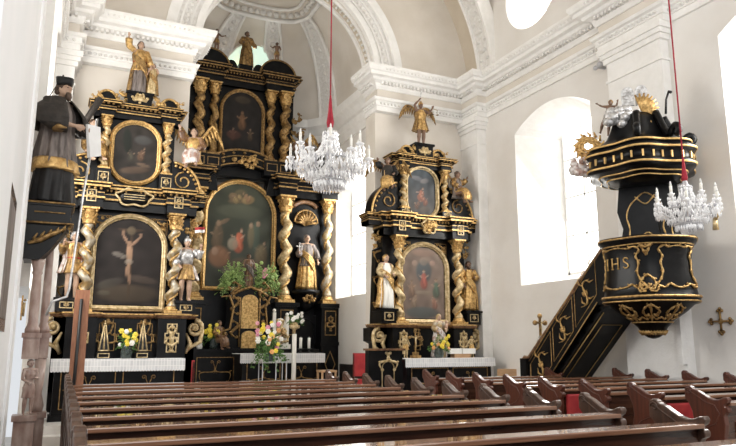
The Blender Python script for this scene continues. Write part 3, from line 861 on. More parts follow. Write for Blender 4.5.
def bouquet(name, label, cat, c, vase_r, vase_h, spread_, hgt, cols, nb, br, vm='vase_glass', lm='leaf', seed=3, droop=.2, nl=46, group=None, vase=True, lf=1.0, bd=1.0):
    t = thing(name, label, cat, c, group); x, y, z = c; rnd = random.Random(seed)
    if vase: mb = MB(); mb.lathe([(vase_r * .7, 0), (vase_r * .85, vase_h * .1), (vase_r, vase_h * .45), (vase_r * .8, vase_h * .8), (vase_r * .95, vase_h), (vase_r * .8, vase_h * .98)], c, 14); mb.build('vase', vm, t)
    top = Vector((x, y, z + vase_h * .9)); mb = MB(); lm_ = MB()
    for i in range(nl):
        a = rnd.uniform(0, 2 * pi); e = rnd.uniform(-.15, 1); d = Vector((cos(a) * spread_ * (1.05 - max(e, 0) * .6), sin(a) * spread_ * .6, hgt * e)) * rnd.uniform(.55, 1.05); tip = top + d; mid = top + d * .5 + Vector((0, 0, hgt * .12))
        tip.z -= droop * rnd.random() * hgt; mb.tube([top, mid, tip], .004, 4)
        for q in range(5 if lf == 1 else 11):
            p = mid.lerp(tip, q / (4 if lf == 1 else 10)); dd = Vector((rnd.uniform(-1, 1), rnd.uniform(-1, 1), rnd.uniform(-.4, .8))).normalized() * spread_ * .17 * lf; sd = dd.cross(Vector((0, 1, .3))).normalized() * spread_ * .045 * lf ** 1.6
            lm_.add([p, p + dd * .5 + sd, p + dd, p + dd * .5 - sd, p + dd * .5 + Vector((0, -.004, .003))], [(0, 1, 4), (1, 2, 4), (2, 3, 4), (3, 0, 4)], 0)
    mb.build('stems', 'leaf', t); f = lm_.build('foliage', lm, t); f['kind'] = 'stuff'
    for i in range(nb):
        a = rnd.uniform(0, 2 * pi); e = rnd.uniform(.05, 1.0); q = sqrt(rnd.random()); d = Vector((cos(a) * spread_ * .85 * q, -abs(sin(a)) * spread_ * .45, hgt * e * .95)); blossom(t, top + d, br * rnd.uniform(.8, 1.2), cols[i % len(cols)])
    return t


def mensa(label, x0, x1, yf, yb, z0, z1, sty=1):
    t = thing('altar_table', label, 'altar table', ((x0 + x1) / 2, (yf + yb) / 2, z0)); mb = MB()
    mb.bx(x0 + .05, x1 - .05, yf + .06, yb, z0, z1 - .08); mb.bx(x0, x1, yf, yb, z1 - .08, z1); mb.bx(x0 + .0, x1, yf + .02, yb, z0, z0 + .1); mb.build('table_body', 'black', t)
    mb = MB(); k = max(2, round((x1 - x0) / 1.0)); wd = (x1 - x0 - .2) / k
    for i in range(k):
        a = x0 + .1 + i * wd + .06; b = a + wd - .12; rect_line(mb, a, b, z0 + .2, z1 - .2, yf + .055, .014)
        scroll(mb, a + .12, z0 + .3, (a + b) / 2 - .05, z1 - .35, yf + .05, .01); scroll(mb, b - .12, z0 + .3, (a + b) / 2 + .05, z1 - .35, yf + .05, .01, .25, 0, .3, -1)
    mb.build('gilt_ornament', 'gold_dark', t); return t


def cloth(label, x0, x1, yf, yb, z, drop, group=None):
    mb = MB(); n = int((x1 - x0) / .05); ft = []
    mb.bx(x0 - .02, x1 + .02, yf - .015, yb, z + .002, z + .014)
    out = [(x0 - .02, z + .01)] + [(lerp(x0 - .02, x1 + .02, i / (2 * n)), z - drop - (.018 if i % 2 else 0)) for i in range(2 * n + 1)] + [(x1 + .02, z + .01)]
    mb.plate(out, yf - .022, yf - .012)
    o = mb.build('altar_cloth', 'lace'); o['label'] = label; o['category'] = 'altar cloth'; return o


def candle(parent, c, r, h, m='wax', lit=False):
    mb = MB(); mb.lathe([(r, 0), (r, h), (r * .5, h + .004), (.003, h + .005), (.003, h + .03)], c, 10); return mb.build('candle', m, parent)


def obelisk(label, c, w_, h, group):
    x, y, z = c; t = thing('reliquary_pyramid', label, 'reliquary', c, group); mb = MB(); mb.bx(x - w_ / 2, x + w_ / 2, y - .08, y + .08, z, z + h * .17); mb.bx(x - w_ * .42, x + w_ * .42, y - .06, y + .06, z + h * .17, z + h * .21); mb.build('base', 'black', t)
    mb = MB(); a, b = w_ * .36, w_ * .05; mb.add([(x - a, y - .06, z + h * .21), (x + a, y - .06, z + h * .21), (x + a, y + .06, z + h * .21), (x - a, y + .06, z + h * .21), (x - b, y - .01, z + h * .93), (x + b, y - .01, z + h * .93), (x + b, y + .01, z + h * .93), (x - b, y + .01, z + h * .93)],
           [(0, 1, 5, 4), (1, 2, 6, 5), (2, 3, 7, 6), (3, 0, 4, 7), (4, 5, 6, 7), (0, 3, 2, 1)]); mb.build('pyramid', 'black', t)
    mb = MB(); R = .014
    for p, q in (((-a, .21), (-b, .93)), ((a, .21), (b, .93)), ((-a, .22), (a, .22))): mb.tube([(x + p[0], y - .065 if p[1] < .5 else y - .015, z + h * p[1]), (x + q[0], y - .065 if q[1] < .5 else y - .015, z + h * q[1])], R, 5)
    rect_line(mb, x - w_ * .42, x + w_ * .42, z + h * .02, z + h * .15, y - .08, .014); mb.tube([(x, y - .06, z + h * .25), (x, y - .02, z + h * .85)], [.02, .008], 5); mb.ell((x, y, z + h * .96), .022, 0, 7, 5); mb.tube([(x, y, z + h * .95), (x, y, z + h * 1.06)], .006, 5); mb.build('gilt_edge', 'gold_pale', t); return t


def cross(parent, c, h, m, th=.02, fig=None, rz=0, name='crucifix'):
    x, y, z = c; mb = MB(); ca, sa = cos(rz), sin(rz); mb.box((x, y, z + h / 2), (th, th, h), 0, rz); mb.box((x, y, z + h * .68), (h * .6, th, th), 0, rz)
    for (a, b) in ((0, 1.0), (.3, .68), (-.3, .68)): mb.ell((x + ca * a * h, y + sa * a * h, z + h * b), th * 1.4, 0, 7, 5)
    o = mb.build(name, m, parent)
    if fig:
        mb = MB(); yy = y - th * .8; mb.tube([(x - ca * h * .24, yy - sa * h * .24, z + h * .74), (x, yy, z + h * .66), (x + ca * h * .24, yy + sa * h * .24, z + h * .74)], h * .018, 5)
        mb.tube([(x, yy, z + h * .68), (x, yy, z + h * .5), (x + .02 * h, yy, z + h * .38), (x, yy, z + h * .22)], [h * .035, h * .035, h * .028, h * .015], 6); mb.ell((x, yy - .005, z + h * .74), h * .035, 0, 7, 5); mb.build('corpus', fig, o if parent else o)
    return o


def pf(u, v, s, col, skin=(.42, .28, .19), lean=0, st=.85, asp=.55):
    "painted figure as soft shapes: robe, torso, head, arms; s its height"
    w_ = s * asp
    return [(u, v - .25 * s, w_ * .55, s * .26, lean, [c * .7 for c in col], st), (u + lean * .002, v + .05 * s, w_ * .38, s * .2, lean, col, st), (u + .12 * w_, v - .15 * s, w_ * .16, s * .25, lean + 8, [c * 1.35 for c in col], st * .6),
            (u - w_ * .5, v + .08 * s, w_ * .32, s * .035, -35 + lean, skin, st * .8), (u + w_ * .48, v + .10 * s, w_ * .3, s * .035, 32 + lean, skin, st * .8), (u + lean * .004, v + .32 * s, w_ * .17, s * .085, 0, skin, st), (u + lean * .004, v + .38 * s, w_ * .19, s * .05, 0, [c * .25 for c in skin], st * .7)]


# ================================================================== SIDE ALTARS
def side_altar(left):
    A = 'left' if left else 'right'
    Yf = 13.9
    X = lambda px, py=250: at(px, py, Yf)[0]
    Z = lambda py, px=(125 if left else 425): at(px, py, Yf)[2]
    lab = ('tall black and gold side altar with a dark crucifixion painting, left of the chancel' if left else 'tall black and gold side altar with a pale arched painting, right of the chancel')
    cxA = X(127) if left else X(426)
    T = thing('side_altar', lab, 'altar', (cxA, 14.2, .3))
    g = (lambda a, b: a) if left else (lambda a, b: b)
    # main storey frame extents (pixels of the painting's outer frame)
    fx0, fx1, fz0, fz1 = g((92, 166, 309, 214), (403, 450, 322, 243))
    x0, x1, z0, z1 = X(fx0, 260), X(fx1, 260), Z(fz0, (fx0 + fx1) / 2), Z(fz1, (fx0 + fx1) / 2)
    cxa = (x0 + x1) / 2
    colx = g((X(86, 260), X(174, 260)), (X(398.5, 280), X(457, 280)))
    zb = g(Z(313, 125), Z(324, 425)); zc = g(Z(211, 125), Z(238, 425))     # column base and top of capital
    ent1 = g(Z(187, 125), Z(216, 425))                                    # top of the main entablature
    e2b = g(Z(185, 125), Z(214, 425)); e2t = g(Z(104, 130), Z(157, 425))
    wl, wr = g((X(58, 250), X(198, 250)), (X(377, 280), X(475, 280)))
    # backing board
    mb = MB(); mb.plate([(colx[0] - .32, zb - .1), (colx[1] + .32, zb - .1), (colx[1] + .32, zc + .05), (colx[0] - .32, zc + .05)], 14.1, 14.42)
    if left: mb.plate([(wl + .1, zb - .1), (colx[0], zb - .1), (colx[0], zc - .3), (wl + .25, zc - .5)], 14.2, 14.42)
    else: mb.plate([(wl + .05, zb - .1), (colx[0], zb - .1), (colx[0], zc - .1), (wl + .12, zc - .3)], 14.2, 14.42); mb.plate([(colx[1], zb - .1), (wr - .05, zb - .1), (wr - .12, zc - .3), (colx[1], zc - .1)], 14.2, 14.42)
    b = mb.build('back_board', 'black', T)
    for sgn, xa in ((1, x0), (-1, x1)):
        mb = MB(); rect_line(mb, min(xa - sgn * .02, xa + sgn * .32), max(xa - sgn * .02, xa + sgn * .32), zc - .42, zc - .08, 14.10, .012)
        scroll(mb, xa + sgn * .03, zc - .36, xa + sgn * .26, zc - .14, 14.09, .016, .25, 0, .4, sgn); mb.build('corner_ornament', 'gold_dark', b)
        cluster(b, (xa + sgn * .12, 14.08, zc - .22), (.12, .02, .1), 6, 'gold', 5 + sgn, 'corner_ornament')
    for xx in (wl + .2, wr - .2):
        for zz in (zb + .3, zb + .9, zb + 1.5): mb = MB(); scroll(mb, xx - .06, zz, xx + .06, zz + .45, 14.19, .018); mb.build('gilt_scroll', 'gold_dark', b)
    # big painting
    sh = arch_path(x0 + .09, x1 - .09, z0 + .09, z1 - .09, 20, (x1 - x0) / 2 * .82)
    gilt_frame(T, arch_path(x0 + .07, x1 - .07, z0 + .07, z1 - .07, 22, (x1 - x0) / 2 * .82), 14.07, g(.11, .12), .1, 'gold_pale')
    if left:
        bl = [(.5, .13, .5, .10, 0, (.10, .075, .05), .7), (.22, .24, .22, .05, 18, (.09, .08, .065), .7), (.72, .30, .24, .04, -8, (.12, .09, .07), .6), (.14, .13, .1, .03, 0, (.16, .14, .11), .5), (.52, .46, .03, .38, 0, (.10, .065, .04), .8), (.5, .88, .2, .018, 0, (.10, .065, .04), .7), (.51, .87, .07, .05, 0, (.26, .20, .13), .6),
              (.50, .605, .050, .11, 4, (.50, .31, .20), .95), (.49, .715, .035, .032, 0, (.44, .27, .18), .9), (.425, .765, .105, .015, -60, (.44, .27, .18), .95), (.60, .755, .125, .015, 48, (.44, .27, .18), .95), (.385, .85, .03, .02, 0, (.4, .25, .17), .8), (.66, .83, .03, .02, 0, (.4, .25, .17), .8),
              (.50, .50, .06, .035, 0, (.40, .33, .26), .8), (.49, .41, .032, .08, -6, (.42, .26, .17), .9), (.52, .32, .024, .08, 8, (.38, .23, .15), .85), (.33, .58, .10, .028, -12, (.26, .23, .20), .75), (.42, .555, .06, .02, 30, (.3, .26, .22), .6)]
        painting(T, sh, 14.06, (.035, .028, .026), bl, seed=3, label='dark crucifixion painting')
    else:
        bl = [(.5, .66, .19, .16, 0, (.08, .10, .11), .85), (.5, .80, .10, .06, 0, (.34, .26, .2), .5)] + pf(.50, .56, .30, (.42, .13, .10), (.5, .36, .27)) + pf(.20, .42, .26, (.26, .17, .12)) + pf(.80, .44, .30, (.10, .15, .11)) + pf(.24, .24, .22, (.30, .22, .16), lean=14) + pf(.76, .23, .22, (.30, .16, .12), lean=-14) + [
              (.5, .92, .28, .05, 0, (.34, .22, .17), .6), (.45, .08, .40, .08, 0, (.09, .11, .11), .8), (.28, .77, .07, .04, 0, (.42, .30, .24), .6), (.72, .78, .07, .04, 0, (.42, .28, .22), .6), (.5, .36, .2, .03, 0, (.30, .24, .18), .6)]
        painting(T, sh, 14.06, lambda u, v: (.20 + .04 * v, .15 + .03 * v, .125 + .02 * v), bl, seed=5, dark=.8, label='pale reddish arched painting of an enthroned figure')
    # twisted columns
    rc = g(.125, .12)
    for i, cx_ in enumerate(colx): twisted(T, cx_, 13.86, zb, zc, rc, 'silver_gold' if left else 'gold_pale', 3.8, .36, 'gold' if not left else 'gold', 1 if i else -1)
    # main entablature
    br = [(colx[0] - .22, colx[0] + .22, .16), (colx[1] - .22, colx[1] + .22, .16)]
    pe = ressaut(colx[0] - .40, colx[1] + .40, 13.86, 14.42, br)
    entab(T, pe, zc, ent1, .13)
    # cartouche and frieze panels
    mb = MB(); cz = (zc + ent1) / 2 + (.02 if left else 0); cw = g(.42, .24)
    mb.ell((cxa, 13.80, cz), (cw * .75, .05, .15)); c = mb.build('cartouche', g('black', 'gold_dark'), T)
    mb = MB(); 
    for i in range(2):
        pts = [(cxa + cos(a) * (cw * .8 + .04 * sin(5 * a)), 13.76 - i * .01, cz + sin(a) * (.17 + .025 * cos(6 * a))) for a in [2 * pi * k / 40 for k in range(41)]]
        mb.tube(pts, .022, 5)
    if left:
        for q in (-.05, 0, .05): mb.bx(cxa - .2, cxa + .2, 13.745, 13.76, cz + q - .006, cz + q + .006)
    else: cluster(c, (cxa, 13.74, cz), (.2, .03, .18), 14, 'gold', 9)
    mb.build('cartouche_frame', 'gold_pale', c)
    for cx_ in colx:
        mb = MB(); rect_line(mb, cx_ - .09, cx_ + .09, zc + .10, zc + .34, 13.68, .018); rocaille(mb, cx_, zc + .22, .1, .16, 13.68, .012); mb.bx(cx_ - .1, cx_ + .1, 13.675, 13.70, zc + .08, zc + .36, 1); mb.build('gilt_panel', ['gold_pale', 'black'], T)
    # upper storey
    u = g((110, 162, 184, 119), (407, 440, 219, 165)); ux0, ux1, uz0, uz1 = X(u[0], 150), X(u[1], 150), Z(u[2], (u[0] + u[1]) / 2), Z(u[3], (u[0] + u[1]) / 2); ucx = (ux0 + ux1) / 2
    ucol = g((X(105, 150), X(167.5, 150)), (X(404.5, 190), X(446, 195)))
    uw0, uw1 = ucol[0] - .16, ucol[1] + .16; etb = g(Z(119, 135), Z(168, 425))
    mb = MB(); mb.plate([(uw0, ent1 - .02), (uw1, ent1 - .02), (uw1, etb + .1), (uw0, etb + .1)], 14.08, 14.36); mb.build('upper_board', 'black', T)
    osh = stadium(ux0 + .08, ux1 - .08, uz0 + .08, uz1 - .08, 12, (ux1 - ux0) * .36)
    gilt_frame(T, osh, 14.05, .10, .09, 'gold' if left else 'gold_pale')
    if left: painting(T, osh, 14.045, (.05, .043, .038), pf(.62, .50, .26, (.20, .12, .08), lean=20) + pf(.40, .46, .24, (.10, .09, .07), lean=-8) + [(.3, .7, .1, .22, 5, (.025, .03, .025), .9), (.66, .74, .2, .08, 0, (.11, .11, .11), .7), (.5, .2, .34, .06, 8, (.15, .10, .07), .7), (.7, .3, .16, .03, -10, (.24, .16, .11), .6)], seed=8, label='dark oval painting of a landscape with figures')
    else: painting(T, osh, 14.045, lambda u_, v: (.11 - .03 * v, .10, .09 + .03 * v), pf(.46, .48, .34, (.44, .19, .13), (.5, .34, .26), lean=24) + pf(.64, .36, .26, (.30, .14, .1), (.46, .3, .22), lean=-30) + pf(.32, .26, .22, (.22, .13, .1), (.4, .27, .2), lean=35) + [(.35, .80, .2, .05, -10, (.22, .22, .24), .8), (.62, .76, .16, .05, 15, (.26, .24, .24), .7), (.6, .16, .2, .06, 10, (.13, .11, .09), .7)], seed=9, dark=.8, label='oval painting with reddish reclining figures')
    for i, cx_ in enumerate(ucol):
        zt = etb; twisted(T, cx_, 13.95, uz0 + g(.25, .22), zt, .085, 'gold_pale', 3.4, .3, 'gold', 1 if i else -1)
        mb = MB(); mb.bx(cx_ - .14, cx_ + .14, 13.84, 14.1, ent1 - .01, uz0 + g(.25, .22)); pd = mb.build('pedestal', 'black', T); mb = MB(); rect_line(mb, cx_ - .1, cx_ + .1, ent1 + .05, uz0 + .18, 13.84, .014); rocaille(mb, cx_, (ent1 + uz0 + .25) / 2, .1, .12, 13.84, .012); mb.build('gilt_panel', 'gold_pale', pd)
    pt = ressaut(uw0 - .08, uw1 + .08, 13.98, 14.36, [(ucol[0] - .14, ucol[0] + .14, .12), (ucol[1] - .14, ucol[1] + .14, .12)])
    entab(T, pt, etb, e2t, .12, 'upper_entablature')
    # crest: broken scrolls and central plinth
    for sgn in (-1, 1):
        bx_ = ucx + sgn * g(.48, .32)
        pts = [(bx_ - .02 * sgn, e2t)] + [(bx_ + sgn * .16 * cos(a) * 1.2 + sgn * .05, e2t + .24 * sin(a) + .0) for a in [pi * k / 10 for k in range(10, -1, -1)]]
        volute_wing(T, [(ucx + sgn * g(.62, .45) + .20 * cos(a), e2t - .01 + .24 * sin(a)) for a in [pi * k / 12 for k in range(13)]], 13.95, 14.25, 'broken_pediment', [(ucx + sgn * g(.62, .45) + .20 * cos(a), e2t + .24 * sin(a)) for a in [pi * k / 12 for k in range(13)]])
        cluster(T, (ucx + sgn * g(.36, .27), 13.9, e2t + .12), (.13, .04, .12), 9, 'gold', 21 + sgn); cluster(T, (ucx + sgn * g(.82, .62), 13.9, e2t + .09), (.1, .04, .11), 7, 'gold', 24 + sgn)
    mb = MB(); mb.bx(ucx - .24, ucx + .24, 13.85, 14.25, e2t - .01, e2t + g(.26, .32)); mb.bx(ucx - .28, ucx + .28, 13.82, 14.27, e2t + g(.22, .28), e2t + g(.27, .33)); q = mb.build('crest_plinth', 'black', T)
    mb = MB(); rocaille(mb, ucx, e2t + .13, .32, .16, 13.85, .02); mb.ell((ucx, 13.83, e2t + .12), (.1, .03, .06)); mb.build('gilt_ornament', 'gold_pale', q)
    # quarter-circle volutes beside the upper storey (bearing the angels)
    for sgn, (cx_, lim) in zip((-1, 1), g(((uw0, 1), (uw1, X(203, 170))), ((uw0, X(373, 210)), (uw1, X(475, 210))))):
        ztop = e2b + g(.62, .75); wd = abs((lim if lim != 1 else uw0 - .75) - cx_); zb_ = ent1 - .03
        out = [(cx_ - sgn * .03, zb_), (cx_ - sgn * .03, ztop + .1)] + [(cx_ + sgn * wd * sin(a), zb_ + (ztop - zb_) * cos(a)) for a in [pi / 2 * k / 12 for k in range(13)]]
        volute_wing(T, out, 14.0, 14.38, 'curved_pediment', [(cx_ + sgn * wd * .98 * sin(a), zb_ + (ztop - zb_) * .98 * cos(a)) for a in [pi / 2 * k / 12 for k in range(13)]])
        mb = MB(); sp = spiral(cx_ + sgn * wd * .35, zb_ + (ztop - zb_) * .42, .2, pi / 2, 1.3 * sgn, 14); mb.tube([(p[0], 13.98, p[1]) for p in sp], .018, 5)
        for k in range(9):
            a = pi / 2 * (k + .5) / 9; mb.ell((cx_ + sgn * wd * .88 * sin(a), 13.98, zb_ + (ztop - zb_) * .88 * cos(a)), (.035, .025, .035), 0, 6, 4)
        mb.build('gilt_scroll', 'gold_dark' if not left else 'gold', T)
        # cornice under it
        cc = [(min(cx_, cx_ + sgn * (wd + .08)), 14.40), (min(cx_, cx_ + sgn * (wd + .08)), 13.95), (max(cx_, cx_ + sgn * (wd + .08)), 13.95), (max(cx_, cx_ + sgn * (wd + .08)), 14.40)]
        entab(T, cc, zc + (ent1 - zc) * .45, ent1 - .02, .07, 'side_cornice')
    # predella
    pz0 = 1.36; pz1 = zb
    mb = MB(); mb.bx(colx[0] - .5, colx[1] + .5, 14.0, 14.42, .3, pz1 - .06)
    for cx_ in colx: mb.bx(cx_ - .27, cx_ + .27, 13.68, 14.1, .3, pz1 - .06)
    pb = mb.build('predella', 'black', T)
    pl = ressaut(wl, wr, 13.95, 14.42, [(colx[0] - .29, colx[0] + .29, .29), (colx[1] - .29, colx[1] + .29, .29)])
    mb = MB(); mb.mold(pl, [(-.3, pz1 - .10), (0, pz1 - .10), (.04, pz1 - .07), (.05, pz1 - .02), (0, pz1), (-.3, pz1)]); lg = mb.build('ledge', 'brown_trim', T)
    mb = MB(); mb.mold(pl, [(.0, pz1 - .035), (.062, pz1 - .035), (.062, pz1 - .012), (.0, pz1 - .012)]); mb.build('gilt_moulding', 'gold', lg)
    for cx_ in colx:
        mb = MB()
        mb.frame([(cx_ - .1, pz0 + .12), (cx_ + .1, pz0 + .12), (cx_ + .1, pz0 + .3), (cx_ + .14, pz0 + .3), (cx_ + .14, pz1 - .38), (cx_ + .1, pz1 - .38), (cx_ + .1, pz1 - .2), (cx_ - .1, pz1 - .2), (cx_ - .1, pz1 - .38), (cx_ - .14, pz1 - .38), (cx_ - .14, pz0 + .3), (cx_ - .1, pz0 + .3)], [(0, 13.68), (0, 13.665), (-.022, 13.665), (-.022, 13.68)])
        rocaille(mb, cx_, (pz0 + pz1) / 2 - .05, .17, .5, 13.68, .02); mb.ell((cx_, 13.67, (pz0 + pz1) / 2 - .05), (.05, .03, .16)); mb.build('gilt_panel', 'gold_pale', pb)
    a, b_ = colx[0] + .3, colx[1] - .3
    for s_ in (0, 1):
        mb = MB(); xa = lerp(a, b_, s_ * .66); xb = lerp(a, b_, s_ * .66 + .34); rect_line(mb, xa + .03, xb - .03, pz0 + .15, pz1 - .2, 13.995, .014); rocaille(mb, (xa + xb) / 2, (pz0 + pz1) / 2, .36, .6, 13.99, .014)
        scroll(mb, xa + .08, pz1 - .25, xb - .08, pz1 - .12, 13.99, .012); mb.build('gilt_panel', 'gold_dark', pb)
    # outer scroll brackets of the predella
    for sgn, cx_ in ((-1, colx[0] - .27), (1, colx[1] + .27)):
        mb = MB(); sp = spiral(cx_ + sgn * .22, pz1 - .28, .17, pi / 2 if sgn > 0 else pi / 2, 1.5 * sgn * -1, 18, .2); mb.tube([(p[0], 13.95, p[1]) for p in sp], [lerp(.05, .025, i / 18) for i in range(19)], 7)
        mb.tube([(cx_ + sgn * .38, 13.95, pz1 - .3), (cx_ + sgn * .34, 13.95, pz1 - .55), (cx_ + sgn * .16, 13.95, pz1 - .65), (cx_ + sgn * .08, 13.94, pz0 + .15)], [.04, .05, .035, .03], 7); mb.ell((cx_ + sgn * .2, 13.92, pz1 - .28), .06)
        mb.tube([(cx_ + sgn * .05, 13.95, pz0 + .1), (cx_ + sgn * .14, 13.93, pz0 + .3), (cx_ + sgn * .05, 13.93, pz0 + .5)], [.04, .05, .02], 6)
        v = mb.build('scroll_bracket', 'gold_pale', T)
        mb = MB(); mb.plate([(cx_, pz0 - .6), (cx_ + sgn * .25, pz0 - .6), (cx_ + sgn * .28, pz0 + .3), (cx_ + sgn * .42, pz1 - .4), (cx_ + sgn * .42, pz1 - .1), (cx_, pz1 - .1)], 14.0, 14.4); mb.build('bracket_board', 'black', T)
    # statue plinths at both sides
    for xx in g((wl + .22, wr - .22), (wl + .22, wr - .18)):
        zt = zb + g(.26, .36) if left else zb + .33
        mb = MB(); mb.bx(xx - .19, xx + .19, 13.72, 14.2, zb, zt); mb.bx(xx - .23, xx + .23, 13.68, 14.2, zt - .05, zt); q = mb.build('statue_plinth', 'black', T)
        mb = MB(); rect_line(mb, xx - .12, xx + .12, zb + .06, zt - .08, 13.72, .016); rocaille(mb, xx, (zb + zt) / 2, .08, .09, 13.72, .012); mb.build('gilt_panel', 'gold_pale', q)
    return dict(T=T, ucx=ucx, e2t=e2t, zb=zb, zc=zc, ent1=ent1, wl=wl, wr=wr, pz0=pz0, X=X, Z=Z)


LA = side_altar(True); RA = side_altar(False)
# mensas with cloths
mx0, mx1, mz = at(52, 360, 13.2)[0], at(184, 360, 13.2)[0], 1.36
mensa('black altar table with gilt panels below the dark crucifixion altar on the left', mx0, mx1, 13.2, 13.66, .3, mz)
cloth('white lace altar cloth on the left side altar below the wooden post', mx0, mx1, 13.2, 13.66, mz, .20)
nx0, nx1 = at(406, 360, 13.2)[0], at(494, 360, 13.2)[0]
mensa('black altar table below the pale arched painting of the right side altar', nx0, nx1, 13.2, 13.66, .3, 1.32)
cloth('white lace altar cloth on the right side altar beside the wooden box', nx0, nx1, 13.2, 13.66, 1.32, .17)

CM = mz + .016
for p, lb in ((103, 'gilt edged black pyramid reliquary left of the yellow flowers on the left altar'), (141.5, 'gilt edged black pyramid reliquary right of the yellow flowers on the left altar')):
    q = at(p, 357, 13.42); obelisk(lb, (q[0], 13.42, CM), .24, .66, 'pyramid reliquaries on the left altar')
q = at(126, 357, 13.36); bouquet('flower_vase', 'yellow flowers with green leaves in a dark vase on the left side altar', 'flower arrangement', (q[0], 13.36, CM), .11, .24, .27, .34, ['yellow_petal', 'yellow_petal', 'white_petal'], 15, .045, seed=4)
q = at(439, 357, 13.38); bouquet('flower_vase', 'yellow and orange flowers in a dark vase on the right side altar', 'flower arrangement', (q[0], 13.38, 1.336), .12, .22, .30, .34, ['yellow_petal', 'yellow_petal', 'orange_petal'], 15, .045, seed=6)
# small statue of mother and child on the right altar
q = at(438, 340, 13.55)


def child_part(off, sc, m='skin', rb='gold_pale'):
    def f(t, V):
        c = V['hL'] + Vector(off); mb = MB(); mb.tube([c + Vector((0, 0, -.05)), c, c + Vector((0, 0, .07))], [.03, .042, .025], 8); mb.ell(c + Vector((0, -.01, .105)), (.034, .036, .04), 0, 8, 6)
        mb.tube([c + Vector((-.02, 0, -.04)), c + Vector((-.05, -.04, -.06)), c + Vector((-.05, -.05, -.13))], [.022, .02, .012], 6); mb.tube([c + Vector((.03, 0, .04)), c + Vector((.06, -.03, .05)), c + Vector((.06, -.06, .09))], .013, 6)
        mb.build('child_figure', m, t)
    return f


figure('madonna_statue', 'small painted statue of a robed woman carrying a child, standing on the right altar table', 'statue', (q[0], 13.5, 1.336), 1.02, .1, {'hL': (.12, -.10, .62)}, robe='silver_gold', cloak='rose_white', hair='gold_pale', sleeves='silver_gold', halo=False, extra=child_part((0, -.02, .08), 1))
mb = MB(); q = at(416, 356, 13.4); cross(None, (q[0], 13.45, 1.336), .01, 'black') if False else None
t = thing('standing_crucifix', 'small standing crucifix with pale carved figure at the left end of the right altar table', 'crucifix', (q[0], 13.42, 1.336)); mb.bx(q[0] - .1, q[0] + .1, 13.34, 13.5, 1.336, 1.40); mb.bx(q[0] - .06, q[0] + .06, 13.37, 13.47, 1.40, 1.47); mb.build('base', 'gold_dark', t); cross(t, (q[0], 13.42, 1.46), .50, 'gold_dark', .025, 'gold_pale')
for i, (a, b) in enumerate(((449, 461), (462, 475))):
    A_, B_ = at(a, 350, 13.4)[0], at(b, 350, 13.4)[0]
    if i == 0: mb = MB(); mb.bx(at(455, 350, 13.4)[0], at(471, 350, 13.4)[0], 13.42, 13.6, 1.336, 1.425); o = mb.build('wooden_block', 'light_wood'); o['label'] = 'small wooden block under the two white cards on the right altar'; o['category'] = 'wooden block'
    mb = MB(); mb.bx(A_, B_ - .01, 13.36, 13.6, 1.427, 1.55); o = mb.build('white_box', 'paper'); o['label'] = ('white box left of its twin on the wooden block, right altar' if i == 0 else 'white box right of its twin on the wooden block, right altar'); o['category'] = 'box'; o['group'] = 'white boxes on the right altar'
# putto with pale body on the right altar predella
for px_, lb in ((404, 'gilt putto standing under the left twisted column of the right altar'), (470, 'gilt candle bearer standing at the right end of the right altar')):
    q = at(px_, 350, 13.60)
    figure('putto_statue', lb, 'statue', (q[0], 13.52, 1.336), .52, 0, {'hed': (0, -.01, .90)}, skin='gold_pale', hair='gold', cloak=None, robe='gold', robe_pts=[(0, 0, .60), (0, 0, .5), (0, 0, .36)], robe_r=[(.1, .08), (.12, .1), (.15, .12)], group='small gilt figures on the right altar table')

# ---------------- statues of the left altar
def sword(a, b, m='gold'):
    return lambda t, V: staff(t, Vector(a), Vector(b), .012, m, 'sword')


p = at(141, 97, 14.0)
zt = LA['e2t'] + .27
figure('guardian_angel_statue', 'gilt angel with raised arm leading a child, on top of the left side altar', 'statue', (LA['ucx'] - .03, 14.03, zt - .01), 1.22, .1, {'eR': (-.20, -.02, .86), 'hR': (-.22, -.05, 1.02), 'eL': (.15, -.06, .62), 'hL': (.16, -.14, .50)}, robe='grey_brown_cloth', cloak='gold_dark', sleeves='gold', hair='hair', shirt='gold', belt='red_cloth')
figure('child_statue', 'small child figure in pale gilt dress beside the gilt angel on the left side altar', 'statue', (LA['ucx'] + .24, 13.93, zt - .01), .72, -.3, {'hL': (.12, -.10, .75), 'eL': (.15, -.03, .68)}, robe='gold_pale', hair='hair', cloak='gold_dark')
# seated angels on the curved pediments
q = at(89, 163, 13.9)
figure('angel_statue', 'gilt winged angel sitting on the left curved pediment behind the black-robed saint', 'statue', (q[0], 13.93, q[2] + .05), 1.25, .5, {}, robe='gold', hair='hair', wings='gold', seated=True, sleeves='gold', cloak='gold_dark', group='seated angels of the left altar')
q = at(193, 168, 13.9)
figure('angel_statue', 'winged angel in silver skirt sitting right of the left altar top storey', 'statue', (q[0], 13.93, q[2] - .02), 1.3, -.35, {'eR': (-.17, -.05, .50), 'hR': (-.22, -.08, .66)}, robe='rose_white', hair='hair', wings='gold', wing_up=1.1, seated=True, sleeves='brown_trim', shirt='gold', group='seated angels of the left altar')
# lower statues
xr_ = LA['wr'] - .22; zs = LA['zb'] + .26


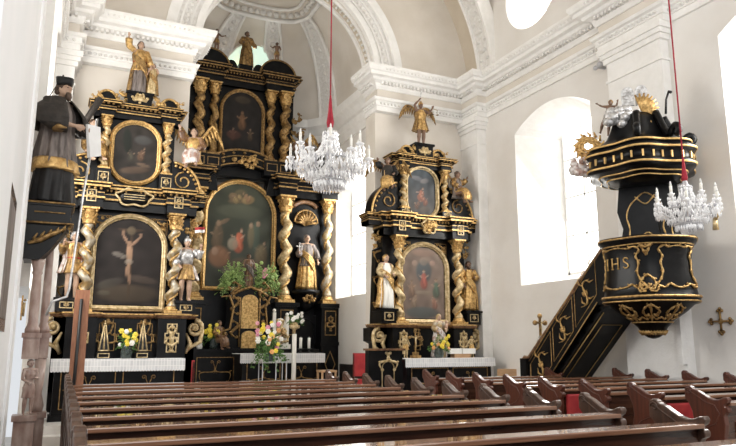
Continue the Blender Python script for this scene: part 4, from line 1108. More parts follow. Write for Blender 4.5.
def flag(t, V):
    staff(t, V['hL'] + Vector((.02, 0, -.45)), V['hL'] + Vector((.06, 0, .36)), .008, 'gold', 'flag_pole'); mb = MB(); o = V['hL'] + Vector((.055, 0, .25)); P = [[o + Vector((-.01 - .15 * i / 6, .02 * sin(i * 1.3), .022 * j - .02 * i / 6)) for i in range(7)] for j in range(5)]
    for j in range(4):
        for i in range(6): mb.add([P[j][i], P[j][i + 1], P[j + 1][i + 1], P[j + 1][i]], [(0, 1, 2, 3)], 0 if j > 1 else 1)
    f = mb.build('flag', ['red_cloth', 'white_cloth'], t); f.modifiers.new('s', 'SOLIDIFY').thickness = .006
    mb = MB(); h_ = V['hed']; mb.ell(h_ + Vector((0, .005, .028)), (.058, .066, .058), 0, 12, 7); mb.tube([h_ + Vector((0, .07, .03)), h_ + Vector((0, .02, .10)), h_ + Vector((0, -.04, .085))], [.012, .02, .01], 6); mb.build('helmet', 'silver', t)
    mb = MB(); mb.tube([V['pel'] + Vector((0, 0, .06)), V['che'] + Vector((0, 0, 0)), V['nek'] - Vector((0, 0, .03))], [.098, .118, .08], 12, 0, .8); mb.build('armour', 'silver', t)


figure('soldier_saint_statue', 'soldier saint in silver armour holding a red and white flag, right of the left altar', 'statue', (xr_ + .0, 13.93, zs), 1.32, .1, {'eL': (.19, -.02, .70), 'hL': (.20, -.08, .84), 'eR': (-.18, -.02, .64), 'hR': (-.13, -.1, .54), 'kR': (-.07, -.05, .28)}, robe='gold_dark', robe_pts=[(0, 0, .56), (0, 0, .48), (0, 0, .33)], robe_r=[(.1, .08), (.12, .1), (.16, .13)], cloak='rose_white', hair=None, sleeves='silver', extra=flag)
xl_ = LA['wl'] + .22
figure('armoured_saint_statue', 'saint in gold breastplate and helmet standing left of the left altar column', 'statue', (xl_ + .06, 13.93, zs), 1.30, .3, {'eR': (-.17, -.02, .68), 'hR': (-.18, -.10, .80)}, robe='gold_dark', robe_pts=[(0, 0, .78), (0, 0, .7), (0, 0, .56), (0, 0, .36)], robe_r=[(.08, .07), (.125, .1), (.105, .09), (.16, .13)], cloak='rose_white', hair='silver', sleeves='gold_dark', belt='red_cloth', shirt='gold')
# ---------------- statues of the right altar
zt = RA['e2t'] + .33


def scales(t, V):
    h_ = V['hL']; staff(t, V['hR'] + Vector((.03, 0, -.03)), V['hR'] + Vector((-.1, -.02, .26)) + Vector((.16, 0, 0)), .010, 'silver', 'sword')
    mb = MB(); mb.tube([h_ + Vector((-.02, -.01, .0)), h_ + Vector((.13, -.02, -.03))], .006, 5)
    for d in (.0, .12):
        c = h_ + Vector((d, -.02, -.14)); mb.tube([c, c + Vector((0, 0, .12))], .003, 4); mb.lathe([(.003, -.012), (.032, 0), (.034, .006), (.004, -.004)], tuple(c), 10)
    mb.build('scales', 'gold_dark', t)
    mb = MB(); hh = V['hed']; mb.ell(hh + Vector((0, .005, .03)), (.056, .064, .05), 0, 10, 6); mb.tube([hh + Vector((0, .06, .05)), hh + Vector((0, .02, .10)), hh + Vector((0, -.03, .09))], [.01, .022, .01], 6); mb.build('helmet', 'gold', t)


figure('archangel_statue', 'gilt archangel with sword and scales on top of the right side altar', 'statue', (RA['ucx'] + .0, 14.03, zt - .005), 1.16, 0, {'eR': (-.16, -.02, .90), 'hR': (-.06, -.04, 1.02), 'eL': (.2, -.03, .76), 'hL': (.25, -.08, .86), 'kR': (-.07, -.05, .28)}, skin='skin_dark', robe='gold', robe_pts=[(0, 0, .80), (0, 0, .72), (0, 0, .58), (0, 0, .34)], robe_r=[(.075, .065), (.105, .09), (.09, .075), (.145, .12)], hair=None, cloak='gold_dark', wings='gold_dark', wing_up=.55, extra=scales, amp=.22)
q = at(388, 192, 13.9)
figure('angel_statue', 'gilt angel lounging on the left curved pediment of the right altar', 'statue', (q[0], 13.9, q[2] + .02), 1.22, -.5, {'eR': (-.18, -.02, .50), 'hR': (-.2, -.02, .62), 'kL': (.06, -.25, .16)}, skin='skin_dark', robe='gold', hair='hair', seated=True, sleeves='black_cloth', shirt='dark_fur', wings='gold_dark', wing_up=.7, group='angels reclining on the right altar')
q = at(457, 200, 13.9)
figure('angel_statue', 'gilt skirted figure sitting on the right curved pediment of the right altar', 'statue', (q[0], 13.9, q[2] - .08), 1.2, .45, {'eL': (.18, -.05, .45), 'hL': (.24, -.1, .55)}, skin='skin_dark', robe='gold', hair='hair', seated=True, sleeves='gold_dark', shirt='grey_brown_cloth', wings='gold_dark', wing_up=.6, group='angels reclining on the right altar')
zs = RA['zb'] + .33
figure('saint_statue', 'veiled saint in gold and pale robes standing left of the right altar columns', 'statue', (RA['wl'] + .24, 13.92, zs), 1.30, .2, {'hL': (.08, -.13, .62), 'hR': (-.1, -.13, .58)}, robe='wax', cloak='gold', hair='gold', sleeves='gold_pale', group='saints beside the right altar columns')
figure('saint_statue', 'gilt bearded saint standing right of the right altar columns near the wall', 'statue', (RA['wr'] - .18, 13.92, zs), 1.26, -.2, {'hL': (.08, -.13, .66), 'hR': (-.13, -.1, .5)}, skin='skin_dark', robe='gold', cloak='gold', hair='hair', beard=True, sleeves='gold', group='saints beside the right altar columns')
q = at(379, 243, 13.9); 
cluster(RA['T'], (RA['wl'] + .12, 14.15, RA['zc'] - .1), (.14, .05, .28), 12, 'gold', 44, 'side_ornament')
cluster(RA['T'], (RA['wr'] - .14, 14.15, RA['zc'] - .15), (.13, .05, .25), 12, 'gold', 45, 'side_ornament')
cluster(LA['T'], (LA['wr'] - .12, 14.15, LA['zc'] - .25), (.22, .05, .28), 16, 'gold', 46, 'side_ornament')
cluster(LA['T'], (LA['wl'] + .3, 14.15, LA['zc'] - .35), (.16, .05, .28), 12, 'gold', 47, 'side_ornament')

# ================================================================== HIGH ALTAR
YH = 17.9
hx = lambda px, py=250, Y=YH: at(px, py, Y)[0]
hz = lambda py, px=245, Y=YH: at(px, py, Y)[2]
T = HT = thing('high_altar', 'towering black and gold high altar with an arched painting at the end of the chancel', 'altar', (4.75, 18.3, .45))
fx0, fx1, fz0, fz1 = hx(203.5), hx(278), hz(291), hz(178)
hc = (fx0 + fx1) / 2
sh = arch_path(fx0 + .13, fx1 - .13, fz0 + .13, fz1 - .13, 22, (fx1 - fx0) / 2 * .86)
xL, xR_ = 2 * hc - hx(336), hx(336)
colR = [hx(285.5), hx(328)]; colL = [2 * hc - c for c in colR]
zb, zc = hz(303, 285), hz(196, 285)
mb = MB(); mb.plate([(colL[1] - .25, .45), (colR[1] + .25, .45), (colR[1] + .25, zc + .1), (colL[1] - .25, zc + .1)], 18.3, 18.6); mb.build('back_board', 'black', T)
mb = MB(); mb.bx(fx0 - .1, fx1 + .1, 18.0, 18.35, .45, fz0); mb.build('plinth', 'black', T)
gilt_frame(T, arch_path(fx0 + .12, fx1 - .12, fz0 + .12, fz1 - .12, 22, (fx1 - fx0) / 2 * .86), 18.2, .13, .14, 'gold')
B_ = [(.5, .90, .10, .05, 0, (.20, .16, .09), .6), (.47, .84, .16, .03, 10, (.24, .17, .10), .6), (.38, .87, .07, .04, -25, (.30, .20, .12), .7), (.62, .85, .10, .04, 15, (.40, .28, .14), .7), (.5, .73, .35, .07, 0, (.13, .14, .10), .6),
      *pf(.48, .46, .26, (.56, .17, .10), (.55, .38, .27), lean=12, st=.95), *pf(.14, .48, .24, (.2, .14, .09), st=.8), *pf(.29, .30, .20, (.34, .18, .1), lean=-25, st=.85), *pf(.84, .36, .22, (.2, .17, .1), lean=15, st=.8), *pf(.42, .87, .13, (.44, .33, .17), lean=30, st=.8), *pf(.62, .88, .12, (.4, .24, .15), lean=-20, st=.8), (.40, .41, .08, .06, 0, (.38, .33, .25), .75),
      (.17, .47, .08, .13, 0, (.16, .12, .08), .8), (.17, .60, .035, .03, 0, (.36, .25, .17), .8), (.25, .62, .1, .02, 30, (.3, .2, .13), .6), (.76, .50, .06, .15, 0, (.10, .13, .10), .8), (.79, .62, .035, .028, 0, (.38, .26, .18), .85), (.68, .50, .05, .12, 0, (.22, .18, .11), .7), (.68, .60, .03, .026, 0, (.4, .28, .2), .8),
      (.2, .28, .16, .10, 15, (.28, .15, .09), .8), (.13, .33, .05, .04, 0, (.42, .28, .2), .8), (.6, .18, .28, .10, 0, (.12, .09, .06), .8), (.85, .3, .1, .12, 0, (.17, .13, .08), .7), (.40, .15, .15, .05, 0, (.20, .17, .12), .6)]
painting(T, sh, 18.19, lambda u, v: (.055 + .03 * v, .06 + .035 * v, .05 + .02 * v), B_, .035, seed=12, dark=.75, label='tall arched painting with a red robed figure among dark crowds')
for i, c in enumerate(colR): twisted(T, c, 17.95, zb, zc, .18 if i == 0 else .15, 'gold_pale' if i == 0 else 'silver_gold', 3.5, .34, 'gold', 1)
for i, c in enumerate(colL): twisted(T, c, 17.95, zb, zc, .18 if i == 0 else .15, 'gold_pale', 3.5, .34, 'gold', -1)
# pedestals under the columns
for c, r in ((colR[0], .30), (colR[1], .27), (colL[0], .30), (colL[1], .27)):
    mb = MB(); mb.bx(c - r, c + r, 17.66, 18.3, .45, zb - .05); mb.bx(c - r - .05, c + r + .05, 17.6, 18.3, zb - .12, zb); mb.bx(c - r - .05, c + r + .05, 17.6, 18.3, lerp(.45, zb, .5), lerp(.45, zb, .5) + .1); p_ = mb.build('pedestal', 'black', T)
    mb = MB(); rect_line(mb, c - r * .62, c + r * .62, lerp(.45, zb, .62), zb - .2, 17.655, .02); rocaille(mb, c, lerp(.45, zb, .76), .2, .4, 17.65, .02)
    mb.frame([(c, lerp(.45, zb, .12)), (c + .16, lerp(.45, zb, .28)), (c, lerp(.45, zb, .44)), (c - .16, lerp(.45, zb, .28))], [(-.02, 17.66), (-.02, 17.645), (0, 17.645), (0, 17.66)]); mb.build('gilt_panel', 'gold_dark', p_)
# niche bays with console and shell
for sgn, (a, b) in ((1, colR), (-1, colL)):
    m_ = (a + b) / 2; w_ = abs(b - a) - .3; zn = hz(203, 307)
    mb = MB(); mb.bx(m_ - w_ / 2, m_ + w_ / 2, 18.18, 18.3, zb + .2, zn + .1); nb = mb.build('niche_board', 'black', T)
    mb = MB(); zsh = hz(222, 307)
    for i in range(9):
        t_ = pi * i / 8; mb.tube([(m_, 18.1, zsh - .08), (m_ + .16 * cos(t_) * 1.1, 18.0, zsh + .17 * sin(t_)), (m_ + .31 * cos(t_), 18.03, zsh + .33 * sin(t_))], [.015, .04, .05], 6)
    mb.tube([(m_ + .35 * cos(pi * i / 16), 18.02, zsh + .37 * sin(pi * i / 16)) for i in range(17)], .03, 6); mb.build('shell', 'gold_dark', nb)
    mb = MB(); mb.tube([(m_ + .42 * cos(a_), 18.12, zsh + .32 + .32 * sin(a_)) for a_ in [radians(d) for d in range(30, 151, 8)]], [.07] * 16, 6); mb.build('banner_scroll', 'brown_trim', nb)
    mb = MB(); zt_ = hz(290, 305); mb.lathe([(.1, -.62), (.22, -.5), (.30, -.3), (.33, -.14), (.42, -.10), (.42, 0)], (m_, 17.98, zt_), 16, sy=.8); cns = mb.build('console', 'black', nb)
    mb = MB(); rocaille(mb, m_, zt_ - .27, .36, .18, 17.68, .03); mb.build('gilt_ornament', 'gold_dark', cns)
    mb = MB(); zlo = hz(356, 307); mb.plate([(m_ - w_ / 2, .45), (m_ + w_ / 2, .45), (m_ + w_ / 2, zt_ - .7), (m_ - w_ / 2, zt_ - .7)], 18.1, 18.3); mb.frame(arch_path(m_ - .3, m_ + .3, .6, hz(318, 307), 12), [(0, 18.1), (0, 18.06), (.04, 18.06), (.04, 18.1)]); mb.build('side_door', 'black', nb)
# entablature, curved up over the painting
e0, e1 = zc, hz(176, 285)
for a, b in ((colR[0] - .33, colR[1] + .33), (colL[1] - .33, colL[0] + .33)):
    p_ = ressaut(a, b, 18.0, 18.6, [(a + .08, a + .58, .22), (b - .58, b - .08, .22)]); entab(T, p_, e0, e1, .16, trims=(0,), tm='gold_dark', dent=False)
# arched cornice between
mb = MB(); ca = [(hc + (fx1 - fx0) * .58 * cos(t_), fz1 - .42 + .80 * sin(t_)) for t_ in [pi * i / 24 for i in range(25)]]
cb = [(x, z + .48) for x, z in ca]
mb.plate(ca + cb[::-1], 17.95, 18.5); mb.plate([(fx0 - .15, e0), (fx0 + .35, e0), (fx0 + .2, e1 + .3), (fx0 - .15, e1)], 18.05, 18.5); mb.plate([(fx1 - .35, e0), (fx1 + .15, e0), (fx1 + .15, e1), (fx1 - .2, e1 + .3)], 18.05, 18.5)
cm = mb.build('arched_cornice', 'black', T)
mb = MB()
for dz, r_ in ((.05, .025), (.26, .02), (.44, .035)): mb.tube([(x, 17.93, z + dz) for x, z in ca], r_, 6)
for i in range(2, 23, 2): mb.ell((ca[i][0], 17.93, ca[i][1] + .16), (.06, .04, .06), 0, 6, 4); mb.ell((ca[i][0], 17.93, ca[i][1] + .35), (.05, .04, .04), 0, 6, 4)
mb.build('gilt_moulding', 'gold_dark', cm)
cluster(cm, (hc, 17.88, fz1 + .48), (.34, .06, .18), 22, 'gold', 77); 
# upper storey
ux0, ux1, uz0, uz1 = hx(221.5, 120), hx(266.5, 120), hz(155, 244), hz(87, 244); uc = (ux0 + ux1) / 2
uR = [hx(272.5, 120), hx(286.5, 120)]; uL = [2 * uc - c for c in uR]
utop = hz(92, 285)
mb = MB(); mb.plate([(uL[1] - .3, e1 - .1), (uR[1] + .3, e1 - .1), (uR[1] + .3, utop + .1), (uL[1] - .3, utop + .1)], 18.2, 18.5); mb.build('upper_board', 'black', T)
ush = arch_path(ux0 + .08, ux1 - .08, uz0 + .08, uz1 - .08, 18, (ux1 - ux0) * .46)
gilt_frame(T, ush, 18.15, .10, .1, 'gold_dark')
painting(T, ush, 18.145, (.03, .026, .024), [*pf(.5, .56, .34, (.24, .13, .07), (.34, .2, .12)), *pf(.28, .32, .22, (.14, .07, .05)), *pf(.72, .34, .22, (.12, .08, .05)), (.5, .88, .2, .06, 0, (.12, .09, .06), .6), (.3, .3, .18, .07, 0, (.13, .06, .045), .7)], seed=22, label='dark arched painting of a glowing figure')
zub = hz(163, 285)
for i in range(2):
    for c, s_ in ((uR[i], 1), (uL[i], -1)): twisted(T, c, 18.0 if i else 18.08, zub, utop, .15 if i else .13, 'gold_dark', 3.2, .3, 'gold_dark', s_)
for c in (sum(uR) / 2, sum(uL) / 2):
    mb = MB(); mb.bx(c - .42, c + .42, 17.85, 18.5, e1 - .05, zub); p_ = mb.build('upper_pedestal', 'black', T); mb = MB(); rect_line(mb, c - .36, c - .04, e1 + .08, zub - .08, 17.85, .02); rect_line(mb, c + .04, c + .36, e1 + .08, zub - .08, 17.85, .02); mb.build('gilt_panel', 'gold_dark', p_)
ut1 = hz(77, 290)
p_ = ressaut(uL[1] - .3, uR[1] + .3, 18.1, 18.5, [(uL[1] - .2, uL[0] + .2, .2), (uR[0] - .2, uR[1] + .2, .2)]); entab(T, p_, utop, ut1, .18, 'upper_entablature', tm='gold_dark')
for sgn in (-1, 1):
    c = uc + sgn * 1.0; out = [(c - sgn * .42, ut1 - .02)] + [(c + sgn * .42 * -cos(a) * 1.0 + sgn * .12, ut1 + .55 * sin(a) * (1 if a < pi / 2 else .9)) for a in [pi * k / 14 for k in range(15)]] + [(c + sgn * .5, ut1 - .02)]
    volute_wing(T, [(c + sgn * .55 * cos(a), ut1 - .02 + .50 * sin(a)) for a in [pi * k / 14 for k in range(15)]], 18.0, 18.45, 'broken_pediment', [(c + sgn * .55 * cos(a), ut1 + .50 * sin(a)) for a in [pi * k / 14 for k in range(15)]], 'gold_dark')
    volute_wing(T, [(uc + sgn * .40 + .18 * cos(a), ut1 - .02 + .28 * sin(a)) for a in [pi * k / 12 for k in range(13)]], 18.0, 18.3, 'small_scroll')
mb = MB(); mb.bx(uc - .2, uc + .2, 17.95, 18.35, ut1 - .02, ut1 + .16); mb.build('crest_plinth', 'black', T)
for sgn in (1, -1):
    cluster(T, (uc + sgn * 1.75, 18.2, lerp(zub, utop, .35)), (.22, .08, .95), 26, 'gold_dark', 90 + sgn, 'side_ornament')
# statues of the high altar
figure('crowning_saint_statue', 'gilt robed saint standing before the bright window at the top of the high altar', 'statue', (uc + .06, 18.15, ut1 + .155), 1.15, 0, {'hL': (.20, -.1, .56), 'hR': (-.12, -.12, .62)}, skin='skin_dark', robe='gold_dark', cloak='gold_dark', hair='hair', sleeves='gold_dark')
q = at(222, 52, 18.15)
figure('putto_statue', 'brown naked putto on the left end of the high altar top', 'statue', (uc - .84, 18.1, ut1 + .43), .74, .3, {'hL': (.28, -.1, .75), 'eL': (.18, -.05, .72)}, skin='skin_dark', hair='hair', robe='gold_dark', robe_pts=[(0, 0, .56), (0, 0, .46), (0, 0, .40)], robe_r=[(.09, .08), (.11, .1), (.12, .1)])
figure('putto_statue', 'brown naked putto on the right end of the high altar top', 'statue', (uc + 1.0, 18.2, ut1 + .47), .70, -.3, {'hR': (-.24, -.1, .72), 'eR': (-.17, -.05, .7)}, skin='skin_dark', hair='hair', robe='gold_dark', robe_pts=[(0, 0, .56), (0, 0, .46), (0, 0, .40)], robe_r=[(.09, .08), (.11, .1), (.12, .1)])
q = at(299, 128, 18.0)
figure('gilt_angel_statue', 'gilt angel beside the right upper columns of the high altar, left of the chandelier', 'statue', (q[0] + .05, 17.98, e1 - .01), 1.35, -.2, {'eL': (.19, -.03, .74), 'hL': (.2, -.06, .9)}, skin='skin_dark', robe='gold', cloak='gold_dark', hair='hair', wings='gold')
q = at(322, 140, 17.9)
figure('upper_saint_statue', 'dark bearded statue half hidden behind the large chandelier on the high altar', 'statue', (q[0], 18.0, e1 - .01), 1.2, 0, {}, skin='skin_dark', robe='black_cloth', hair='hair', beard=True)
figure('bishop_statue', 'saint in pale cape and golden habit in the niche right of the high altar painting', 'statue', ((colR[0] + colR[1]) / 2, 17.92, hz(290, 305) - .005), 1.62, 0, {'eL': (.18, -.01, .66), 'hL': (.19, -.05, .52), 'hR': (-.19, -.13, .64), 'eR': (-.16, -.04, .62)}, skin='skin', robe='gold', cloak='gold', hair='grey_brown_cloth', sleeves='grey_brown_cloth', shirt='grey_brown_cloth', halo=False, belt='gold_dark', extra=lambda t, V: (cross(t, tuple(V['hR'] + Vector((0, -.02, .0))), .16, 'silver', .012, name='church_model'), None)[1])
figure('bishop_statue', 'gilt saint in the left niche of the high altar beside its painting', 'statue', ((colL[0] + colL[1]) / 2, 17.92, hz(290, 305) - .005), 1.62, 0, {}, robe='gold', cloak='gold', hair='hair')
# mensa block, tabernacle
a_, b_ = hx(190, 360, 17.0), hx(262, 360, 17.0)
mza = at(226, 349, 17.0)[2]
mensa('long black high altar table with a gilt oval cartouche on its front', a_, hx(318, 360, 17.0), 16.95, 17.58, .45, mza)
tx = hx(248, 320, 17.2); tz0, tz1 = mza, at(248, 292, 17.2)[2]
t = thing('tabernacle', 'black curved tabernacle with a tall golden door below the high altar painting', 'tabernacle', (tx, 17.3, tz0)); wv = .62
mb = MB(); out = [(tx - .9, tz0), (tx - .62, tz0 + .25), (tx - .5, tz0 + .7), (tx - .48, tz1 - .15), (tx - .3, tz1), (tx, tz1 + .1), (tx + .3, tz1), (tx + .48, tz1 - .15), (tx + .5, tz0 + .7), (tx + .62, tz0 + .25), (tx + .9, tz0)]
mb.plate(out, 17.12, 17.55); mb.build('body', 'black', t); mb = MB()
mb.plate(arch_path(tx - .22, tx + .22, tz0 + .52, tz1 - .08, 12, .18), 17.05, 17.12); mb.plate(arch_path(tx - .2, tx + .2, tz0 + .02, tz0 + .46, 12, .14), 17.05, 17.12); mb.build('door', 'gold', t)
mb = MB()
for s_ in (-1, 1):
    mb.tube([(tx + s_ * .9, 17.1, tz0 + .1), (tx + s_ * .7, 17.08, tz0 + .45), (tx + s_ * .5, 17.08, tz0 + .5), (tx + s_ * .42, 17.06, tz1 - .4), (tx + s_ * .55, 17.06, tz1 - .12), (tx + s_ * .75, 17.06, tz1 - .16)], [.05, .04, .03, .03, .035, .02], 6)
    for zz in (.3, .9, 1.3): scroll(mb, tx + s_ * .35, tz0 + zz, tx + s_ * .40, tz0 + zz + .4, 17.1, .03)
    mb.tube([(tx + s_ * .26, 17.05, tz0 + .05), (tx + s_ * .26, 17.05, tz1 - .15)], .02, 5)
mb.tube([(tx - .48, 17.08, tz1 - .1), (tx - .25, 17.06, tz1 + .03), (tx, 17.05, tz1 + .12), (tx + .25, 17.06, tz1 + .03), (tx + .48, 17.08, tz1 - .1)], .035, 6)
mb.build('gilt_scrolls', 'gold_dark', t)
for s_, lb in ((-1, 'dark adoring figure kneeling left of the golden tabernacle door'), (1, 'pale carved figure kneeling right of the golden tabernacle door')):
    figure('adoring_angel_statue', lb, 'statue', (tx + s_ * .78, 16.98 + .12, tz0 + .01 + .02), 1.0, -s_ * .5, {}, seated=True, robe='brown_trim' if s_ < 0 else 'silver_gold', hair='hair', skin='skin_dark' if s_ < 0 else 'skin', sleeves='gold_dark')
# things on top of the tabernacle
tt = tz1 + .10
q1, q2 = at(234, 283, 17.25)[0], at(265, 283, 17.25)[0]
for xx, lb, sd, cl in ((q1, 'feathery light green bouquet in a glass vase at the left of the tabernacle top', 31, ['leaf_light']), (q2, 'light green bouquet with pink blossoms right of the tabernacle top figure', 32, ['leaf_light'])):
    dz = -.14
    mb = MB(); 
    bouquet('green_bouquet', lb, 'flower arrangement', (xx, 17.3, tz1 - .14 + .01), .07, .30, .52, .80, cl, 8, .045, vm='clear_glass', lm='leaf_light', seed=sd, droop=.3, nl=170, lf=.6)
for s_ in (-1, 1):
    mb = MB(); X_ = q1 if s_ < 0 else q2; mb.bx(X_ - .1, X_ + .1, 17.2, 17.45, tz1 - .5, tz1 - .13); mb.build('vase_bracket', 'black', t)
cb_ = thing('pink_blossom_stem', 'pink blossom on a stalk rising from the right green bouquet', 'flower', (q2 - .05, 17.2, tz1 + .3)); mb = MB(); mb.tube([(q2 - .02, 17.25, tz1 - .0), (q2 - .05, 17.2, tz1 + .62)], .006, 4); mb.build('stem', 'leaf', cb_)
for k in range(4): blossom(cb_, (q2 - .07 + .05 * (k % 2), 17.15, tz1 + .42 + .06 * k), .06, 'pink_petal')
figure('standing_monk_statue', 'dark slim statue between the two green bouquets above the golden tabernacle door', 'statue', (tx, 17.3, tz1 + .085), .95, 0, {}, skin='skin_dark', robe='brown_trim', cloak='grey_brown_cloth', hair='hair')
# vases on the high altar table, left of tabernacle
q = at(213, 347, 17.15)[0]
bouquet('yellow_flower_vase', 'yellow flowers in a vase left of the tabernacle on the high altar table', 'flower arrangement', (q, 17.12, mza), .11, .26, .28, .42, ['yellow_petal'], 12, .06, seed=41)
q = at(199, 347, 17.15)[0]
bouquet('potted_plant', 'small dark green plant in a white pot left of the yellow flowers', 'potted plant', (q, 17.1, mza), .08, .14, .16, .26, ['leaf'], 3, .03, vm='paper', seed=42, nl=20)
# white and gold carved reliquary right of the tabernacle
q = at(280, 345, 17.1)[0]
t = thing('carved_reliquary', 'white and gold carved reliquary standing right of the tabernacle behind the flowers', 'reliquary', (q, 17.1, mza)); mb = MB()
mb.bx(q - .26, q + .26, 17.0, 17.2, mza, mza + .12); mb.bx(q - .22, q - .14, 17.05, 17.15, mza + .12, mza + .95); mb.bx(q + .14, q + .22, 17.05, 17.15, mza + .12, mza + .85); mb.plate(arch_path(q - .14, q + .14, mza + .12, mza + .8, 10), 17.08, 17.12); mb.ell((q - .18, 17.1, mza + 1.0), .05); mb.ell((q + .18, 17.1, mza + .9), .05); mb.build('shrine', 'wax', t)
mb = MB(); scroll(mb, q - .1, mza + .2, q + .1, mza + .5, 17.07, .03); scroll(mb, q + .1, mza + .45, q - .08, mza + .75, 17.07, .03); rocaille(mb, q, mza + .3, .4, .5, 17.06, .025); mb.build('gilt_carving', 'gold_pale', t)

# ================================================================== PEOPLE'S ALTAR in front
YP = 15.6
a_, b_ = at(241, 357, YP)[0], at(324, 357, YP)[0]; pz = at(283, 354, YP)[2]
mensa('black free-standing altar with a white cloth before the tabernacle', a_, b_, YP, YP + .8, .3, pz)
cloth('white lace cloth with scalloped edge on the free-standing altar', a_, b_, YP, YP + .8, pz, .20)
t = thing('candle_stand', 'low black stand with two short white candles on the free-standing altar', 'candle holder', (at(309, 350, YP)[0], YP + .3, pz + .014)); xc = at(309, 350, YP)[0]; mb = MB()
mb.bx(xc - .28, xc + .28, YP + .22, YP + .38, pz + .014, pz + .03)
for s_ in (-.11, .11): mb.lathe([(.07, .0), (.02, .02), (.02, .07), (.07, .09), (.07, .10)], (xc + s_, YP + .3, pz + .03), 12)
mb.build('stand', 'dark_metal', t)
for s_ in (-.11, .11): candle(t, (xc + s_, YP + .3, pz + .13), .036, .26)
# Easter candle with flowers on top, and wooden foot
xc = at(293.5, 380, 15.1)[0]; t = thing('tall_candle', 'tall white candle on a wooden foot carrying a posy before the free-standing altar', 'candle', (xc, 15.1, .3))
mb = MB(); mb.box((xc, 15.1, .36), (.6, .1, .12)); mb.box((xc, 15.1, .36), (.1, .6, .12)); mb.bx(xc - .07, xc + .07, 15.03, 15.17, .3, .82); mb.build('foot', 'light_wood', t)
candle(t, (xc, 15.1, .82), .055, at(292, 334, 15.1)[2] - .82)
mb = MB(); zt_ = at(292, 334, 15.1)[2]; mb.lathe([(.02, 0), (.03, .1), (.12, .14), (.13, .2)], (xc, 15.1, zt_), 12); mb.build('flower_cup', 'gold_pale', t)
bouquet('flower_posy', 'posy of white flowers and green leaves on top of the tall white candle', 'flower arrangement', (xc, 15.1, zt_ + .19), .08, .08, .24, .26, ['white_petal'], 9, .05, seed=51, nl=30, vm='gold_pale')
# large flower arrangement
q = at(273, 380, 14.9)
zf = at(273, 362, 14.9)[2]
mb = MB(); t = thing('flower_stand', 'clear glass and metal stand under the large pink and yellow flower arrangement', 'stand', (q[0], 14.9, .3))
for s_, d in ((-.28, -.1), (.28, -.1), (-.28, .2), (.28, .2), (0, -.2)): mb.tube([(q[0] + s_, 14.9 + d, .3), (q[0] + s_, 14.9 + d, zf)], .012, 5)
for zz in (zf, .6): mb.tube([(q[0] - .28, 14.8, zz), (q[0] + .28, 14.8, zz), (q[0] + .28, 15.1, zz), (q[0] - .28, 15.1, zz), (q[0] - .28, 14.8, zz)], .012, 5)
mb.build('stand_frame', 'grey_metal', t); mb = MB(); mb.bx(q[0] - .28, q[0] + .28, 14.8, 15.1, zf, zf + .012); mb.build('glass_top', 'clear_glass', t)
bouquet('large_flower_arrangement', 'large arrangement of pink, orange, yellow and white flowers before the free-standing altar', 'flower arrangement', (q[0] - .1, 14.93, zf + .014), .14, .2, .46, .74, ['pink_petal', 'orange_petal', 'white_petal', 'yellow_petal', 'white_petal', 'yellow_petal'], 34, .055, seed=52, nl=80, droop=.5)
# stool
q = at(327, 378, 15.3)
t = thing('wooden_stool', 'light wooden stool right of the free-standing altar', 'stool', (q[0], 15.3, .3)); mb = MB(); zt_ = at(327, 370, 15.3)[2]; mb.bx(q[0] - .2, q[0] + .2, 15.15, 15.5, zt_ - .05, zt_); mb.build('seat', 'light_wood', t)
for a in (-.17, .17):
    for b in (-.12, .17): mb = MB(); mb.bx(q[0] + a - .02, q[0] + a + .02, 15.3 + b - .02, 15.3 + b + .02, .3, zt_ - .05); mb.build('leg', 'light_wood', t)
# red upholstered chairs
def chair(lb, x, y, rz):
    t = thing('red_chair', lb, 'chair', (0, 0, 0), 'red chairs of the chancel')
    mb = MB(); mb.bx(-.24, .24, -.22, .24, .42, .50); mb.build('seat', 'red_cloth', t); mb = MB(); mb.bx(-.23, .23, .20, .26, .55, 1.02); mb.build('backrest', 'red_cloth', t)
    for a in (-.21, .21):
        for b in (-.19, .22): mb = MB(); mb.bx(a - .02, a + .02, b - .02, b + .02, 0, .42 if b < 0 else 1.0); mb.build('leg', 'pew_wood', t)
    t.location = (x, y, .3); t.rotation_euler = (0, 0, rz); return t


q = at(192, 380, 13.95); chair('red upholstered chair between the left altar cloth and the high altar table', q[0] + .2, 13.75, 1.4)
q = at(356, 375, 13.5); rc = chair('red upholstered chair behind the black gilded lectern desk', q[0] + .42, 14.15, -.6); rc.scale = (1, 1, 1.12)
# ================================================================== PULPIT
PX, PY = 8.92, 7.96


def pring(r, z, n=48, sq=.09):
    "rounded many-sided plan swelling at the faces"
    out = []
    for i in range(n):
        a = 2 * pi * i / n; k = r * (1 + sq * .35 * cos(6 * (a + radians(139)))); out.append((PX + k * cos(a), PY + k * sin(a), z))
    return out


def ploft(mb, prof, m=0): mb.loft([pring(r, z) for r, z in prof], m)


BP = [(r * .9, z) for r, z in [(.02, 1.72), (.10, 1.74), (.20, 1.80), (.26, 1.90), (.40, 2.02), (.62, 2.16), (.74, 2.26), (.84, 2.30), (.86, 2.36), (.82, 2.40), (.80, 2.5), (.76, 2.7), (.74, 2.95), (.77, 3.15), (.80, 3.22), (.86, 3.26), (.87, 3.33), (.78, 3.34)]]


def pr_at(z):
    for (r0, z0), (r1, z1) in zip(BP, BP[1:]):
        if z0 <= z <= z1: return lerp(r0, r1, (z - z0) / max(z1 - z0, 1e-6))
    return .8


def ps(deg, z, off=.012):
    a = radians(deg); k = (pr_at(z)) * (1 + .09 * .35 * cos(6 * (a + radians(139)))) + off
    return (PX + k * cos(a), PY + k * sin(a), z)


